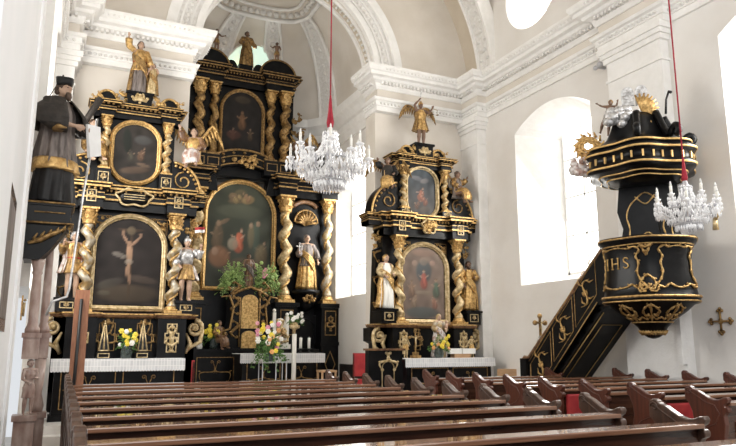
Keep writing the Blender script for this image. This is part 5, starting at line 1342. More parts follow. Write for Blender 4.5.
T = thing('pulpit', 'black and gold pulpit with the letters IHS, canopy and stair on the right wall', 'pulpit', (PX, PY, 1.72))
mb = MB(); ploft(mb, BP); bk = mb.build('basket', 'black', T)
mb = MB()
for z, r in ((3.30, .016), (3.20, .012), (2.37, .022), (2.30, .014), (1.98, .012)): mb.tube([ps(a, z, .004) for a in range(0, 361, 6)], r, 5)
bm_ = mb.build('gilt_moulding', 'gold', bk)
VA = -139   # direction of the front face
mb = MB()


def scurve(pts, r=.016):
    c = tcurve([Vector((a, z, 0)) for a, z in pts], len(pts) * 4); mb.tube([ps(p.x, p.y, .012) for p in c], [r * (.55 + .85 * abs(sin(i * .8))) for i in range(len(c))], 5)
    for k_ in range(2, len(c) - 2, 5): s_ = 1 if (k_ // 5) % 2 else -1; q_ = c[k_]; mb.tube([ps(q_.x, q_.y, .012), ps(q_.x + s_ * 2.0, q_.y + .025, .02), ps(q_.x + s_ * 3.4, q_.y + .012, .01)], [r * .8, r * .9, r * .2], 5)


# curly frames of the two big panels, ornament between
for a0, a1 in ((VA + 2 - 60, VA - 17), (VA + 14 - 360, VA + 62 - 360)):
    pass
for a0, a1 in ((VA - 76, VA - 8), (VA + 13, VA + 66)):
    for s_ in (0, 1):
        e = a0 if s_ == 0 else a1; d = 1 if s_ == 0 else -1
        scurve([(e + d * 16, 3.13), (e + d * 8, 3.16), (e + d * 1, 3.10), (e + d * 6, 3.0), (e + d * 3, 2.9), (e + d * 5, 2.75), (e + d * 1, 2.62), (e - d * 3, 2.55), (e + d * 5, 2.50), (e + d * 12, 2.56), (e + d * 18, 2.52)])
    scurve([(a0 + 14, 3.13), (lerp(a0, a1, .5), 3.16), (a1 - 14, 3.13)], .011); scurve([(a0 + 16, 2.53), (lerp(a0, a1, .5), 2.50), (a1 - 16, 2.53)], .014)
for c in (VA - 1,):
    scurve([(c - 6, 3.18), (c - 3, 3.10), (c, 3.02), (c + 3, 3.10), (c + 6, 3.18), (c, 3.14), (c - 6, 3.18)], .018)
    for d in (-1, 1): scurve([(c, 2.70), (c + d * 5, 2.66), (c + d * 9, 2.56), (c + d * 6, 2.47), (c + d * 1, 2.50), (c + d * 4, 2.56)], .018); scurve([(c + d * 2, 2.45), (c + d * 9, 2.44), (c + d * 12, 2.52)], .014)
for a in (VA - 40, VA + 40, VA):
    for d in (-1, 1): scurve([(a, 2.24), (a + d * 7, 2.20), (a + d * 13, 2.13), (a + d * 9, 2.07), (a + d * 4, 2.10)], .017); scurve([(a, 2.08), (a + d * 10, 2.02), (a + d * 20, 2.06)], .011)
    scurve([(a, 2.22), (a, 2.0)], .016)
for a in range(-230, -40, 12): scurve([(a, 1.84), (a + 6, 1.79), (a + 12, 1.84)], .014)
mb.build('gilt_rocaille', 'gold', bk)
mb = MB()      # the letters IHS


def stroke(pts, base, sz=.17, z0=2.83):
    mb.tube([ps(base + x * 14, z0 + z * sz, .012) for x, z in pts], .0115, 5)


b0 = VA - 60
stroke([(0, 0), (0, 1)], b0); stroke([(-.12, 0), (.12, 0)], b0); stroke([(-.12, 1), (.12, 1)], b0)
b1 = VA - 50
stroke([(0, 0), (0, 1)], b1); stroke([(.65, 0), (.65, 1)], b1); stroke([(0, .5), (.65, .5)], b1)
for q in (0, .65):
    for z in (0, 1): stroke([(q - .1, z), (q + .1, z)], b1)
b2 = VA - 33
stroke([(.55, .82), (.42, .98), (.2, 1.0), (.03, .86), (.06, .66), (.28, .52), (.5, .38), (.56, .18), (.40, .02), (.18, 0), (.0, .16)], b2)
mb.build('letters', 'gold_line', bk)
# back panel between basket and canopy
UU = Vector((cos(radians(VA + 90)), sin(radians(VA + 90)), 0)); FF = Vector((cos(radians(VA)), sin(radians(VA)), 0)); PC = Vector((9.17, 8.07, 0))


def pan(u, z, off=0): return PC + UU * u + FF * off + Vector((0, 0, z))


mb = MB(); cur = [(-.50, 3.30), (.50, 3.30), (.44, 3.6), (.50, 3.9), (.46, 4.40), (-.46, 4.40), (-.52, 3.9), (-.44, 3.6)]; n = len(cur)
mb.add([pan(u, z) for u, z in cur] + [pan(u, z, -.08) for u, z in cur], [tuple(range(n)), tuple(range(2 * n - 1, n - 1, -1))] + [(i, i + n, (i + 1) % n + n, (i + 1) % n) for i in range(n)])
mb.bx(9.25, 9.75, 7.95, 8.5, 3.2, 4.38); bp = mb.build('back_panel', 'black', T)
for pts in ([(-.36, 3.38), (-.33, 3.6), (-.37, 3.8), (-.32, 3.98), (-.2, 4.12), (-.05, 4.22), (.1, 4.12), (.2, 3.98), (.24, 3.8), (.2, 3.6), (.24, 3.4), (.1, 3.36), (-.05, 3.44), (-.2, 3.36), (-.36, 3.38)], [(.36, 3.36), (.33, 3.6), (.40, 3.9), (.38, 4.12)], [(-.22, 4.16), (-.05, 4.02), (.1, 4.17)], [(-.2, 3.40), (-.05, 3.52), (.1, 3.40)]):
    mb = MB(); c = tcurve([pan(u, z, .01) for u, z in pts], len(pts) * 3); mb.tube(c, [.012 * (.7 + .6 * abs(sin(i))) for i in range(len(c))], 5)
    mb.build('gilt_rocaille', 'gold', bp)
# canopy
CPF = [(.50, 4.34, .16), (.56, 4.37, .14), (.64, 4.38, .11), (.68, 4.41, .09), (.74, 4.42, .06), (.78, 4.45, .03), (.86, 4.46, 0), (.87, 4.54, 0), (.83, 4.56, 0), (.81, 4.69, 0), (.85, 4.71, 0), (.89, 4.75, 0), (.88, 4.80, 0), (.80, 4.82, 0), (.82, 4.88, 0), (.77, 4.91, 0), (.66, 4.96, 0), (.54, 5.06, 0), (.46, 5.22, 0), (.41, 5.38, 0), (.36, 5.48, 0), (.02, 5.50, 0)]
def cring(r, z, s_=0): return [(x + s_ * .8, y + s_ * .35, zz) for x, y, zz in pring(r, z, 64, .19)]


mb = MB(); mb.loft([cring(*q) for q in CPF], 0, True); cn = mb.build('canopy', 'black', T)
mb = MB()
for z, r_, s_ in ((4.375, .60, .125), (4.415, .71, .075), (4.50, .872, 0), (4.75, .895, 0), (4.88, .825, 0)):
    mb.loft([cring(r_ + o, z + dz, s_) for o, dz in ((0, -.018), (.012, -.012), (.012, .012), (0, .018))], 0, True, False)
cr_ = cring(.825, 4.63)
for i in range(0, 64, 2):
    x, y, z = cr_[i]; mb.box((x, y, z), (.03, .03, .11), 0, atan2(y - PY, x - PX))
mb.build('gilt_moulding', 'gold_line', cn)
mb = MB()
for a in (VA - 45, VA, VA + 45, VA + 100):
    ra = radians(a); pts = []
    for r, z in ((.80, 4.96), (.87, 5.03), (.82, 5.11), (.74, 5.06), (.70, 5.0), (.60, 5.08), (.50, 5.28), (.42, 5.46)): pts.append((PX + r * cos(ra), PY + r * sin(ra), z))
    if a != VA - 45: mb.tube(tcurve([Vector(p) for p in pts], 20), .06, 8)
mb.build('volutes', 'black', cn)
mb = MB(); c = Vector((PX - .2, PY + .0, 5.55))
u_ = Vector((cos(radians(VA + 90)), sin(radians(VA + 90)), 0)); f_ = Vector((cos(radians(VA)), sin(radians(VA)), 0))
rr = random.Random(3)
for i in range(13): mb.ell(c + Vector((0, 0, -.09)) + u_ * rr.uniform(-.2, .18) * 1 + f_ * rr.uniform(.1, .22) + Vector((0, 0, rr.uniform(-.16, .12))) - u_ * .12, (.10, .10, .09), 0, 8, 6)
mb.build('cloud', 'silver', cn)
mb = MB()
for i in range(22):
    a = lerp(-.9, 1.9, i / 21); o = c + u_ * .22 + f_ * .12 + Vector((0, 0, .0)); l = .30 if i % 2 else .24
    mb.tube([o, o + u_ * l * cos(a) * .9 + Vector((0, 0, l * sin(a) - .02))], [.03, .018], 5)
for i in range(6): mb.ell(c + u_ * (.18 + .03 * i) + f_ * .16 + Vector((0, 0, -.12 - .03 * i)), (.05, .05, .05), 0, 7, 5)
mb.build('sunburst', 'gold', cn)
mb = MB()
for s_ in (-1, 1):
    o = c + u_ * (s_ * .11 + .12) + Vector((0, 0, .12)); vs = []; prof = [(-.1, 0), (.1, 0)] + arc(0, .24, .1, 0, 180, 8)
    F = [o + u_ * x + Vector((0, 0, z)) + f_ * .03 for x, z in prof]; Bk = [p - f_ * .05 for p in F]; n = len(F)
    mb.add(F + Bk, [tuple(range(n)), tuple(range(2 * n - 1, n - 1, -1))] + [(i, i + n, (i + 1) % n + n, (i + 1) % n) for i in range(n)], 0)
    for k in range(4): mb.tube([o + u_ * -.06 + f_ * .035 + Vector((0, 0, .06 + .06 * k)), o + u_ * .06 + f_ * .035 + Vector((0, 0, .06 + .06 * k))], .007, 4)
mb.build('tablets', 'silver', cn)
mb = MB(); q = Vector((PX + .3, PY - .35, 5.5)); mb.tube([q + Vector((0, 0, 0)), q + Vector((0, -.03, .25)), q + Vector((0, -.1, .38)), q + Vector((0, -.14, .34))], [.02, .018, .018, .03], 6); mb.build('horn', 'dark_metal', cn)
# putto and gilt cartouche at the left of the canopy
la = Vector((cos(radians(VA - 88)), sin(radians(VA - 88)), 0))
o = Vector((PX, PY, 0)) + la * .52 + f_ * .15
figure('putto_statue', 'flying brown putto left of the silver cloud on the pulpit canopy', 'statue', tuple(o + Vector((0, 0, 5.18))), .66, -1.0, {'eR': (-.2, -.02, .80), 'hR': (-.30, -.06, .84), 'hL': (.2, -.1, .9), 'eL': (.17, -.02, .82), 'kR': (-.12, -.02, .32), 'fR': (-.16, .06, .12)}, skin='skin_dark', hair='gold_dark', robe='silver', robe_pts=[(0, 0, .56), (0, 0, .48), (0, 0, .42)], robe_r=[(.09, .08), (.11, .1), (.12, .11)], tilt=.2)
t = T
mb = MB(); o = Vector((PX, PY, 0)) + la * .80 + f_ * .2
rr = random.Random(8)
for k in range(3):
    a0 = [(0, 4.82), (.2, 4.95), (.12, 5.10), (-.05, 5.18), (-.2, 5.06), (-.16, 4.9), (0, 4.82)]
    s_ = 1 - .25 * k; cc = tcurve([o + u_ * (x * s_) + Vector((0, 0, (z - 5.0) * s_ + 5.0)) + f_ * .03 * k for x, z in a0], 26); mb.tube(cc, [.03 * (.6 + .6 * abs(sin(i * .8))) for i in range(27)], 6)
for i in range(14): a = 2 * pi * i / 14; mb.tube([o + u_ * .2 * cos(a) + Vector((0, 0, 5.0 + .2 * sin(a))), o + u_ * .27 * cos(a + .3) + Vector((0, 0, 5.0 + .27 * sin(a + .3))) + f_ * .03], [.03, .012], 5)
mb.tube([o + u_ * .15 + Vector((0, 0, 4.83)), o + u_ * .3 + Vector((0, 0, 4.8)), o + u_ * .42 + Vector((0, 0, 4.86))], [.03, .04, .015], 6)
mb.build('gilt_cartouche', 'gold', cn)
mb = MB(); o2 = Vector((PX, PY, 0)) + la * .86 + f_ * .22
for i in range(30): mb.ell(o2 + u_ * rr.uniform(-.24, .2) + f_ * rr.uniform(-.05, .1) + Vector((0, 0, rr.uniform(4.5, 4.78))), rr.uniform(.045, .08), 0, 7, 5)
mb.build('cherub_cloud', 'rose_white', cn)
# stair
mb = MB(); ST = [(10.92, 1.38), (8.9, 3.33), (8.7, 3.33), (8.7, 2.3), (8.95, 2.30), (11.0, .36), (11.0, 1.36)]
mb.plate_x([(10.97, 1.30), (8.75, 3.28), (8.35, 3.28), (8.35, 2.32), (8.98, 2.32), (10.97, .42)], 8.72, 8.80); mb.plate_x([(8.98, 2.36), (10.97, .46), (10.97, 0), (10.62, 0), (10.62, .62), (8.9, 2.26), (8.6, 2.26), (8.6, 2.36)], 8.80, 9.68); mb.bx(8.72, 9.68, 10.9, 11.0, 0, .45)
mb.bx(8.66, 8.86, 10.92, 11.12, 0, 1.36); s1 = mb.build('stair', 'black', T)
for k in range(10):
    mb = MB(); yy = 10.8 - k * .2; zz = .58 + k * .19; mb.bx(8.80, 9.68, yy - .24, yy, zz + .1, zz + .15); mb.build('step', 'pew_wood', s1)
mb = MB(); mb.tube([(8.76, 11.12, 1.30), (8.76, 11.08, 1.38), (8.76, 10.95, 1.37), (8.76, 8.75, 3.33), (8.76, 8.4, 3.34)], .045, 8); mb.ell((8.76, 11.1, 1.32), (.07, .07, .07)); mb.build('handrail', 'brown_trim', s1)
mb = MB(); X0 = 8.715
L_ = lambda d, off: (X0, 10.9 - d * .708, 1.36 - off * 1.0 + d * .700)
for d0, d1 in ((.06, .95), (1.05, 1.85), (1.95, 2.75)):
    pts = [L_(d0, .15), L_(d1, .15), L_(d1, .78), L_(d0, .78), L_(d0, .15)]; mb.tube(pts, .009, 4)
    m0, m1 = lerp(d0, d1, .22), lerp(d0, d1, .8)
    dm = (m0 + m1) / 2
    for (pa, pb) in (((dm - .16, .60), (dm + .17, .34)), ((dm - .10, .38), (dm + .10, .56))):
        A, B = Vector(L_(*pa)), Vector(L_(*pb)); dr = B - A; nn = Vector((0, -dr.z, dr.y)); cc = [A + dr * (i / 12) + nn * .22 * sin(2 * pi * i / 12) + Vector((-.01, 0, 0)) for i in range(13)]; mb.tube(cc, [.008 + .018 * sin(pi * i / 12) * abs(cos(i)) for i in range(13)], 6)
        for k_ in (2, 5, 8, 11): mb.tube([cc[k_], cc[k_] + nn * .18 * (1 if k_ % 2 else -1) + Vector((-.01, 0, 0)), cc[k_] + nn * .3 * (1 if k_ % 2 else -1) + dr * .14], [.012, .018, .004], 5)
mb.tube([L_(.0, .92), L_(2.75, .92)], .012, 4); mb.tube([L_(.0, .05), L_(2.9, .05)], .01, 4)
mb.build('gilt_ornament', 'gold', s1)
mb = MB()      # lines on the underside
und = lambda x, d: (x, 10.62 - d * .723, .62 + d * .690 - .02)
for q in ((9.02, 9.50, .25, 2.0),): mb.tube([und(q[0], q[2]), und(q[1], q[2]), und(q[1], q[3]), und(q[0], q[3]), und(q[0], q[2])], .009, 4)
mb.tube([und(8.86, .05), und(8.86, 2.3)], .012, 4); mb.build('gilt_lines', 'gold_line', s1)
# small gilt figure on the wall beside the basket under the canopy
mb = MB(); q = Vector((9.45, 7.05, 3.42)); mb.tube([q, q + Vector((0, 0, .2))], [.05, .03], 8); mb.ell(q + Vector((0, 0, .26)), (.05, .05, .06)); mb.tube([q + Vector((0, 0, .15)), q + Vector((-.03, -.15, .3))], [.03, .015], 6); mb.build('gilt_herm', 'gold_pale', T)
# processional cross at the foot of the stair
t = thing('processional_cross', 'ornate gilt cross with silver knop at the foot of the pulpit stair', 'cross', (8.5, 11.25, 0)); q = at(541, 345, 11.25); xx = q[0]
t.location = (xx, 11.25, 0); mb = MB(); mb.tube([(xx, 11.25, 0), (xx, 11.25, q[2] + .05)], .015, 6); mb.lathe([(.15, 0), (.15, .03), (.04, .08)], (xx, 11.25, 0), 12); mb.build('staff', 'dark_metal', t)
mb = MB(); mb.lathe([(.03, -.02), (.08, .04), (.09, .12), (.05, .2), (.03, .24)], (xx, 11.25, q[2] - .05), 12); mb.build('knop', 'silver', t)
cross(t, (xx, 11.25, q[2] + .16), .44, 'gold_dark', .04, 'gold_pale', name='cross_head')
# gilt consecration cross on the right wall
q = (9.87, 7.44, 2.0); mb = MB()
for (a, b) in (((0, -.16), (0, .16)), ((-.16, 0), (.16, 0))): mb.tube([(q[0], q[1] + a[0], q[2] + a[1]), (q[0], q[1] + b[0], q[2] + b[1])], .018, 6)
for a, b in ((0, .17), (0, -.17), (.17, 0), (-.17, 0)):
    for d in (-.035, .035): mb.ell((q[0], q[1] + a + (d if a == 0 else 0), q[2] + b + (d if b == 0 else 0)), .028, 0, 6, 5)
    mb.ell((q[0], q[1] + a * 1.2, q[2] + b * 1.2), .028, 0, 6, 5)
mb.ell(q, (.02, .05, .05)); o = mb.build('wall_cross', 'gold_dark'); o['label'] = 'small gilt cross with trefoil ends fixed to the right wall'; o['category'] = 'cross'
mb = MB(); mb.bx(9.60, 9.70, 8.0, 8.08, 1.3, 2.45); mb.bx(9.59, 9.70, 7.99, 8.09, 2.2, 2.26); o = mb.build('cable_duct', 'stucco'); o['label'] = 'thin pale vertical duct on the pilaster beneath the pulpit'; o['category'] = 'duct'
q = at(607, 52, 9.5); mb = MB(); mb.box((9.8, 9.55, 7.22), (.2, .06, .05)); mb.ell((9.72, 9.5, 7.25), (.06, .07, .06)); mb.ell((9.72, 9.62, 7.22), (.05, .06, .05)); mb.tube([(9.74, 9.5, 7.3), (9.70, 9.46, 7.42)], .02, 5)
o = mb.build('wall_spotlight', 'grey_metal'); o['label'] = 'small grey twin spotlight fixed under the cornice above the pulpit'; o['category'] = 'spotlight'

# ================================================================== CHANDELIERS
def octa(mb, c, r, h, m=0):
    x, y, z = c; mb.add([(x, y, z + h), (x + r, y, z + h * .2), (x, y + r, z + h * .2), (x - r, y, z + h * .2), (x, y - r, z + h * .2), (x, y, z - h)], [(0, 1, 2), (0, 2, 3), (0, 3, 4), (0, 4, 1), (5, 2, 1), (5, 3, 2), (5, 4, 3), (5, 1, 4)], m)


def chandelier(lb, cx, cy, z0, R, ztop, seed):
    "crystal chandelier; z0 is its lowest point, R the radius of the arms"
    t = thing('crystal_chandelier', lb, 'chandelier', (cx, cy, z0)); k = R / .6; rnd = random.Random(seed)
    zc_ = z0 + .72 * k
    mb = MB(); mb.tube([(cx, cy, z0 + 1.12 * k), (cx, cy, ztop)], .011, 8); mb.build('cord', 'red_velvet', t)
    mb = MB(); mb.lathe([(.045 * k, 1.02 * k), (.06 * k, 1.10 * k), (.035 * k, 1.28 * k), (.02 * k, 1.48 * k), (.012, 1.55 * k)], (cx, cy, z0), 12); mb.build('cord_sleeve', 'red_velvet', t)
    mb = MB(); mb.lathe([(.02, .1 * k), (.05, .2 * k), (.09 * k, .3 * k), (.04, .42 * k), (.06, .6 * k), (.1 * k, .78 * k), (.05, .9 * k), (.03, 1.06 * k)], (cx, cy, z0), 14); mb.build('stem', 'crystal_dim', t)
    mb = MB(); mb.tube([(cx + .11 * k * cos(a), cy + .11 * k * sin(a), z0 + .90 * k) for a in [2 * pi * i / 16 for i in range(17)]], .012, 5)
    mb.tube([(cx + .42 * k * cos(a), cy + .42 * k * sin(a), z0 + .46 * k) for a in [2 * pi * i / 24 for i in range(25)]], .012, 5)
    mb.tube([(cx + .24 * k * cos(a), cy + .24 * k * sin(a), z0 + .16 * k) for a in [2 * pi * i / 20 for i in range(21)]], .012, 5); mb.build('hoops', 'grey_metal', t)
    cb = MB(); octa(cb, (0, 0, 0), .022 * k, .052 * k); me = None; NA = 12; spots = []
    for i in range(NA):
        a = 2 * pi * (i + .3) / NA; rr = R * (1 if i % 2 else .86); zz = z0 + (.50 if i % 2 else .66) * k; P = lambda r, z: (cx + r * cos(a), cy + r * sin(a), z)
        mb = MB(); mb.tube(tcurve([Vector(P(.05, z0 + .45 * k)), Vector(P(rr * .35, z0 + .28 * k)), Vector(P(rr * .75, zz - .16 * k)), Vector(P(rr, zz))], 12), .014, 6); mb.lathe([(.02, -.01), (.055 * k, .02), (.07 * k, .035), (.02, .02), (.022, .06)], P(rr, zz), 10); arm = mb.build('arm', 'crystal', t)
        mb = MB(); mb.lathe([(.02, 0), (.02, .15 * k), (.008, .155 * k)], P(rr, zz + .04), 8); cd = mb.build('candle', 'wax', arm)
        mb = MB(); mb.lathe([(.006, 0), (.016, .02), (.012, .045), (.002, .07)], P(rr, zz + .04 + .145 * k), 8); mb.build('bulb', 'window_bar', arm)
        for j in range(6): b_ = 2 * pi * j / 6; spots.append((cx + rr * cos(a) + .065 * k * cos(b_), cy + rr * sin(a) + .065 * k * sin(b_), zz - .05 * k)); spots.append((cx + rr * cos(a) + .065 * k * cos(b_), cy + rr * sin(a) + .065 * k * sin(b_), zz - .13 * k))
    for i in range(12): a = 2 * pi * i / 12; spots.append((cx + .11 * k * cos(a), cy + .11 * k * sin(a), z0 + .85 * k))
    rest = []
    for i in range(14):      # strings of beads from the crown to the hoop and the hoop to the bottom
        a = 2 * pi * i / 14
        for j in range(9):
            s_ = j / 8; r = lerp(.11, .42, s_ ** 2.2) * k; rest.append((cx + r * cos(a), cy + r * sin(a), z0 + lerp(.9, .48, s_) * k - .06 * sin(pi * s_) * k))
        for j in range(6):
            s_ = j / 5; r = lerp(.42, .12, s_ ** .8) * k; rest.append((cx + r * cos(a + .2), cy + r * sin(a + .2), z0 + lerp(.42, .10, s_) * k))
    for i in range(60):
        a = 2 * pi * i / 60; r = (.46 if i % 2 else .38) * k; rest.append((cx + r * cos(a), cy + r * sin(a), z0 + .34 * k)); rest.append((cx + r * .8 * cos(a + .1), cy + r * .8 * sin(a + .1), z0 + .22 * k))
        r = .24 * k; rest.append((cx + r * cos(a), cy + r * sin(a), z0 + (.08 if i % 2 else .11) * k)); rest.append((cx + .52 * k * cos(a + .05), cy + .52 * k * sin(a + .05), z0 + (.38 + .06 * sin(5 * a)) * k))
    for i in range(16): a = 2 * pi * i / 16; rest.append((cx + .13 * k * cos(a), cy + .13 * k * sin(a), z0 + .05 * k))
    rest.append((cx, cy, z0 + .03 * k))
    rnd.shuffle(spots)
    for n_, p in enumerate(spots[:96]):
        if me is None:
            o = cb.build('crystal', 'crystal', t); o.location = Vector(p) - t.location; me = o
            for v in o.data.vertices: v.co += t.location
        else: c = me.copy(); COL.objects.link(c); c.parent = t; c.location = Vector(p) - t.location
    mb = MB()
    for p in spots[96:] + rest: octa(mb, p, (.016 + .012 * rnd.random()) * k, (.042 + .026 * rnd.random()) * k, rnd.randint(0, 3) // 3)
    o = mb.build('crystal_drops', ['crystal', 'crystal_dim'], t); o['kind'] = 'stuff'
    return t


q = at(329.5, 192, 8.7); chandelier('large crystal chandelier hanging on a red cord before the high altar and chancel window', q[0], 8.7, q[2], .57, 13.5, 1)
q = at(689.5, 233, 6.3); chandelier('crystal chandelier hanging in front of the pulpit on the right', q[0], 6.3, q[2], .43, 13.3, 2)

# ================================================================== PEWS
ZR = 1.07


def end_outline():
    "side view of the bench end, y towards the altar"
    o = [(-.02, 0), (.40, 0), (.40, .10), (.36, .16), (.37, .42), (.42, .50), (.43, .60), (.38, .68), (.33, .76), (.30, .86), (.31, .96), (.345, 1.04), (.385, 1.08)]
    o += [(.335 + .05 * cos(a), 1.155 + .055 * sin(a)) for a in [radians(d) for d in range(-20, 151, 17)]]
    o += [(.235, 1.165), (.18, 1.135), (.12, 1.105), (.06, 1.09), (.0, 1.095), (-.05, 1.115), (-.085, 1.12), (-.10, 1.095), (-.085, 1.065), (-.05, 1.045)]
    o += [(-.065 + .028 * cos(a), 1.0 + .032 * sin(a)) for a in [radians(d) for d in range(70, 281, 35)]]
    o += [(-.04, .94), (-.05, .86), (-.03, .76), (-.03, .2), (-.05, .1)]
    return o


def pew_end(t, x, w_=.06, m='end_wood'):
    mb = MB(); mb.plate_x(end_outline(), x - w_ / 2, x + w_ / 2); e = mb.build('end_panel', m, t); mb_ = e.modifiers.new('b', 'BEVEL'); mb_.width = .012; mb_.segments = 2; mb_.limit_method = 'ANGLE'
    for s_ in (-1, 1):
        xx = x + s_ * (w_ / 2 + .003); mb = MB(); sp = spiral(.33, 1.155, .036, 0, 1.3, 12); mb.tube([(xx, p[0], p[1]) for p in sp] + [(xx, .25, 1.12), (xx, .14, 1.06), (xx, .05, 1.04), (xx, 0, .96), (xx, .05, .86), (xx, .2, .80), (xx, .3, .70), (xx, .33, .5), (xx, .25, .44), (xx, .05, .4), (xx, .04, .16), (xx, .32, .14)], .006, 5)
        mb.build('carving', m, e)
    return e


def pew(x0, x1, label, group, em):
    t = thing('pew', label, 'pew', (0, 0, 0), group)
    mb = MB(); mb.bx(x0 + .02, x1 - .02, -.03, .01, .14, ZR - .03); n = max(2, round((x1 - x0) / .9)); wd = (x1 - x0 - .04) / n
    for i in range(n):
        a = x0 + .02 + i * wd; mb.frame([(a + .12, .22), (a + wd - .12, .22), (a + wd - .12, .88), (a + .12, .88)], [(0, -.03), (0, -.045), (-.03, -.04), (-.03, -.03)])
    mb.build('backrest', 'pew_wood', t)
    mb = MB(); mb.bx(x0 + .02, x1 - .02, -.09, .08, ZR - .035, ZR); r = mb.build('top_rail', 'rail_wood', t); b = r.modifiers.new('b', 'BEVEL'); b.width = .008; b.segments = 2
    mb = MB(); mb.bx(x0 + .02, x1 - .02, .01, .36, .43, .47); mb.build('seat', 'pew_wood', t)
    mb = MB(); mb.bx(x0 + .02, x1 - .02, -.24, -.12, .16, .20); mb.build('kneeler', 'pew_wood', t)
    pew_end(t, x0, m=em); pew_end(t, x1, m=em)
    return t


ORD = ['nearest', 'second', 'third', 'fourth', 'fifth', 'sixth', 'seventh', 'eighth', 'ninth', 'tenth', 'frontmost']
base = None
for i in range(11):
    lb = f'long dark wooden pew of the left block, {ORD[i]} row from the camera' if i < 10 else 'long dark wooden pew of the left block, frontmost row before the altars'
    if base is None: base = pew(.28, 4.30, lb, 'pews of the left block', 'end_wood'); o = base
    else: o = copy_tree(base); o['label'] = lb
    y_ = 2.66 + i * .77; o.location = (-.016 * (10.1 - y_), y_, 0)
base = None
for i in range(8):
    lb = f'dark red-brown pew of the right block below the pulpit, {ORD[i]} row from the camera'
    if base is None: base = pew(5.93, 9.55, lb, 'pews of the right block', 'pew_wood_red'); o = base
    elif i == 7: o = pew(5.93, 8.6, lb, 'pews of the right block', 'pew_wood_red')
    else: o = copy_tree(base); o['label'] = lb
    o.location = (0, 4.55 + i * .765, 0)
for i, (r_, a, b) in enumerate(((1, 5.98, 7.5), (3, 5.98, 6.9))):
    y_ = 4.55 + r_ * .765; mb = MB(); mb.bx(a, b, y_ - .10, y_ - .048, .47, 1.00); o = mb.build('red_pad', 'red_cloth'); o['label'] = ('red pad hanging on the back of the second pew of the right block', 'red pad hanging on the back of the fourth pew of the right block')[i]; o['category'] = 'pad'; m_ = o.modifiers.new('b', 'BEVEL'); m_.width = .02; m_.segments = 2

# ================================================================== DESK, BOXES
q0, q1 = at(370, 350, 12.35), at(404, 350, 12.35); zt_ = at(385, 348, 12.35)[2]
t = thing('lectern_desk', 'black desk front with gilt scroll ornament left of the right altar table', 'desk', ((q0[0] + q1[0]) / 2, 12.6, .16)); a, b = q0[0], q1[0]
mb = MB(); mb.bx(a, b, 12.42, 12.58, .16, zt_ - .03); mb.bx(a, b, 12.34, 12.41, .0, .2) if False else None; mb.build('front_panel', 'black', t)
mb = MB(); mb.bx(a - .03, b + .04, 12.36, 12.62, zt_ - .05, zt_ - .01); mb.build('top_board', 'brown_trim', t)
mb = MB(); c = (a + b) / 2 + .05; mb.frame(arch_path(c - .13, c + .13, .5, zt_ - .28, 14), [(0, 12.42), (0, 12.405), (.014, 12.405), (.014, 12.42)]); scroll(mb, c - .16, zt_ - .42, c - .02, zt_ - .12, 12.41, .02); scroll(mb, c + .16, zt_ - .42, c + .02, zt_ - .12, 12.41, .02, .25, 0, .3, -1); mb.ell((c, 12.40, zt_ - .13), (.04, .02, .05)); mb.build('gilt_ornament', 'gold_pale', t)
q = at(508, 372, 13.0); t = thing('wooden_box', 'open light wooden box on a bench end right of the right altar', 'box', (q[0], 13.0, .3)); zt_ = at(510, 369, 13.0)[2]
mb = MB(); mb.bx(q[0] - .2, q[0] + .2, 12.85, 13.15, zt_ - .16, zt_); mb.build('crate', 'light_wood', t); mb = MB(); mb.bx(q[0] - .24, q[0] + .20, 12.82, 13.2, .3, zt_ - .16); mb.build('plinth', 'paper', t)

# ================================================================== LEFT FOREGROUND: saint on console, marble column, post, picture
YS = 9.62
sx = lambda px, py, Y=YS: at(px, py, Y)[0]
sz_ = lambda px, py, Y=YS: at(px, py, Y)[2]
zcon = sz_(52, 206)
T = thing('saint_console', 'black and gold console on a reddish marble column carrying the black-robed saint', 'console', (.0, YS, 0))
x0, x1 = max(sx(27, 206), -.44), sx(74, 206)
mb = MB(); mb.bx(x0, x1, YS - .30, YS + .30, zcon - .05, zcon); mb.bx(x0 + .02, x1 - .03, YS - .28, YS + .28, zcon - .30, zcon - .05); mb.plate([(x0 + .02, zcon - .30), (x1 - .06, zcon - .30), (x1 - .12, zcon - .42), (x0 + .32, zcon - .62), (x0 + .2, zcon - .75), (x0 + .02, zcon - .75)], YS - .26, YS + .26); cs = mb.build('console_block', 'black', T)
mb = MB()
for zz in (zcon - .015, zcon - .28): mb.tube([(x0, YS - .31, zz), (x1, YS - .31, zz), (x1 + .0, YS + .3, zz)], .014, 5)
mb.tube([(x0 + .06, YS - .28, zcon - .55), (x0 + .2, YS - .30, zcon - .50), (x0 + .36, YS - .30, zcon - .40), (x1 - .08, YS - .29, zcon - .34)], [.02, .035, .03, .015], 6); mb.tube([(x0 + .1, YS - .29, zcon - .14), (x1 - .1, YS - .29, zcon - .14)], .01, 5)
for k in range(6): mb.tube([(x0 + .12 + k * .08, YS - .29, zcon - .50 + k * .03), (x0 + .16 + k * .08, YS - .31, zcon - .42 + k * .03)], [.025, .008], 5)
mb.build('gilt_ornament', 'gold_dark', cs)
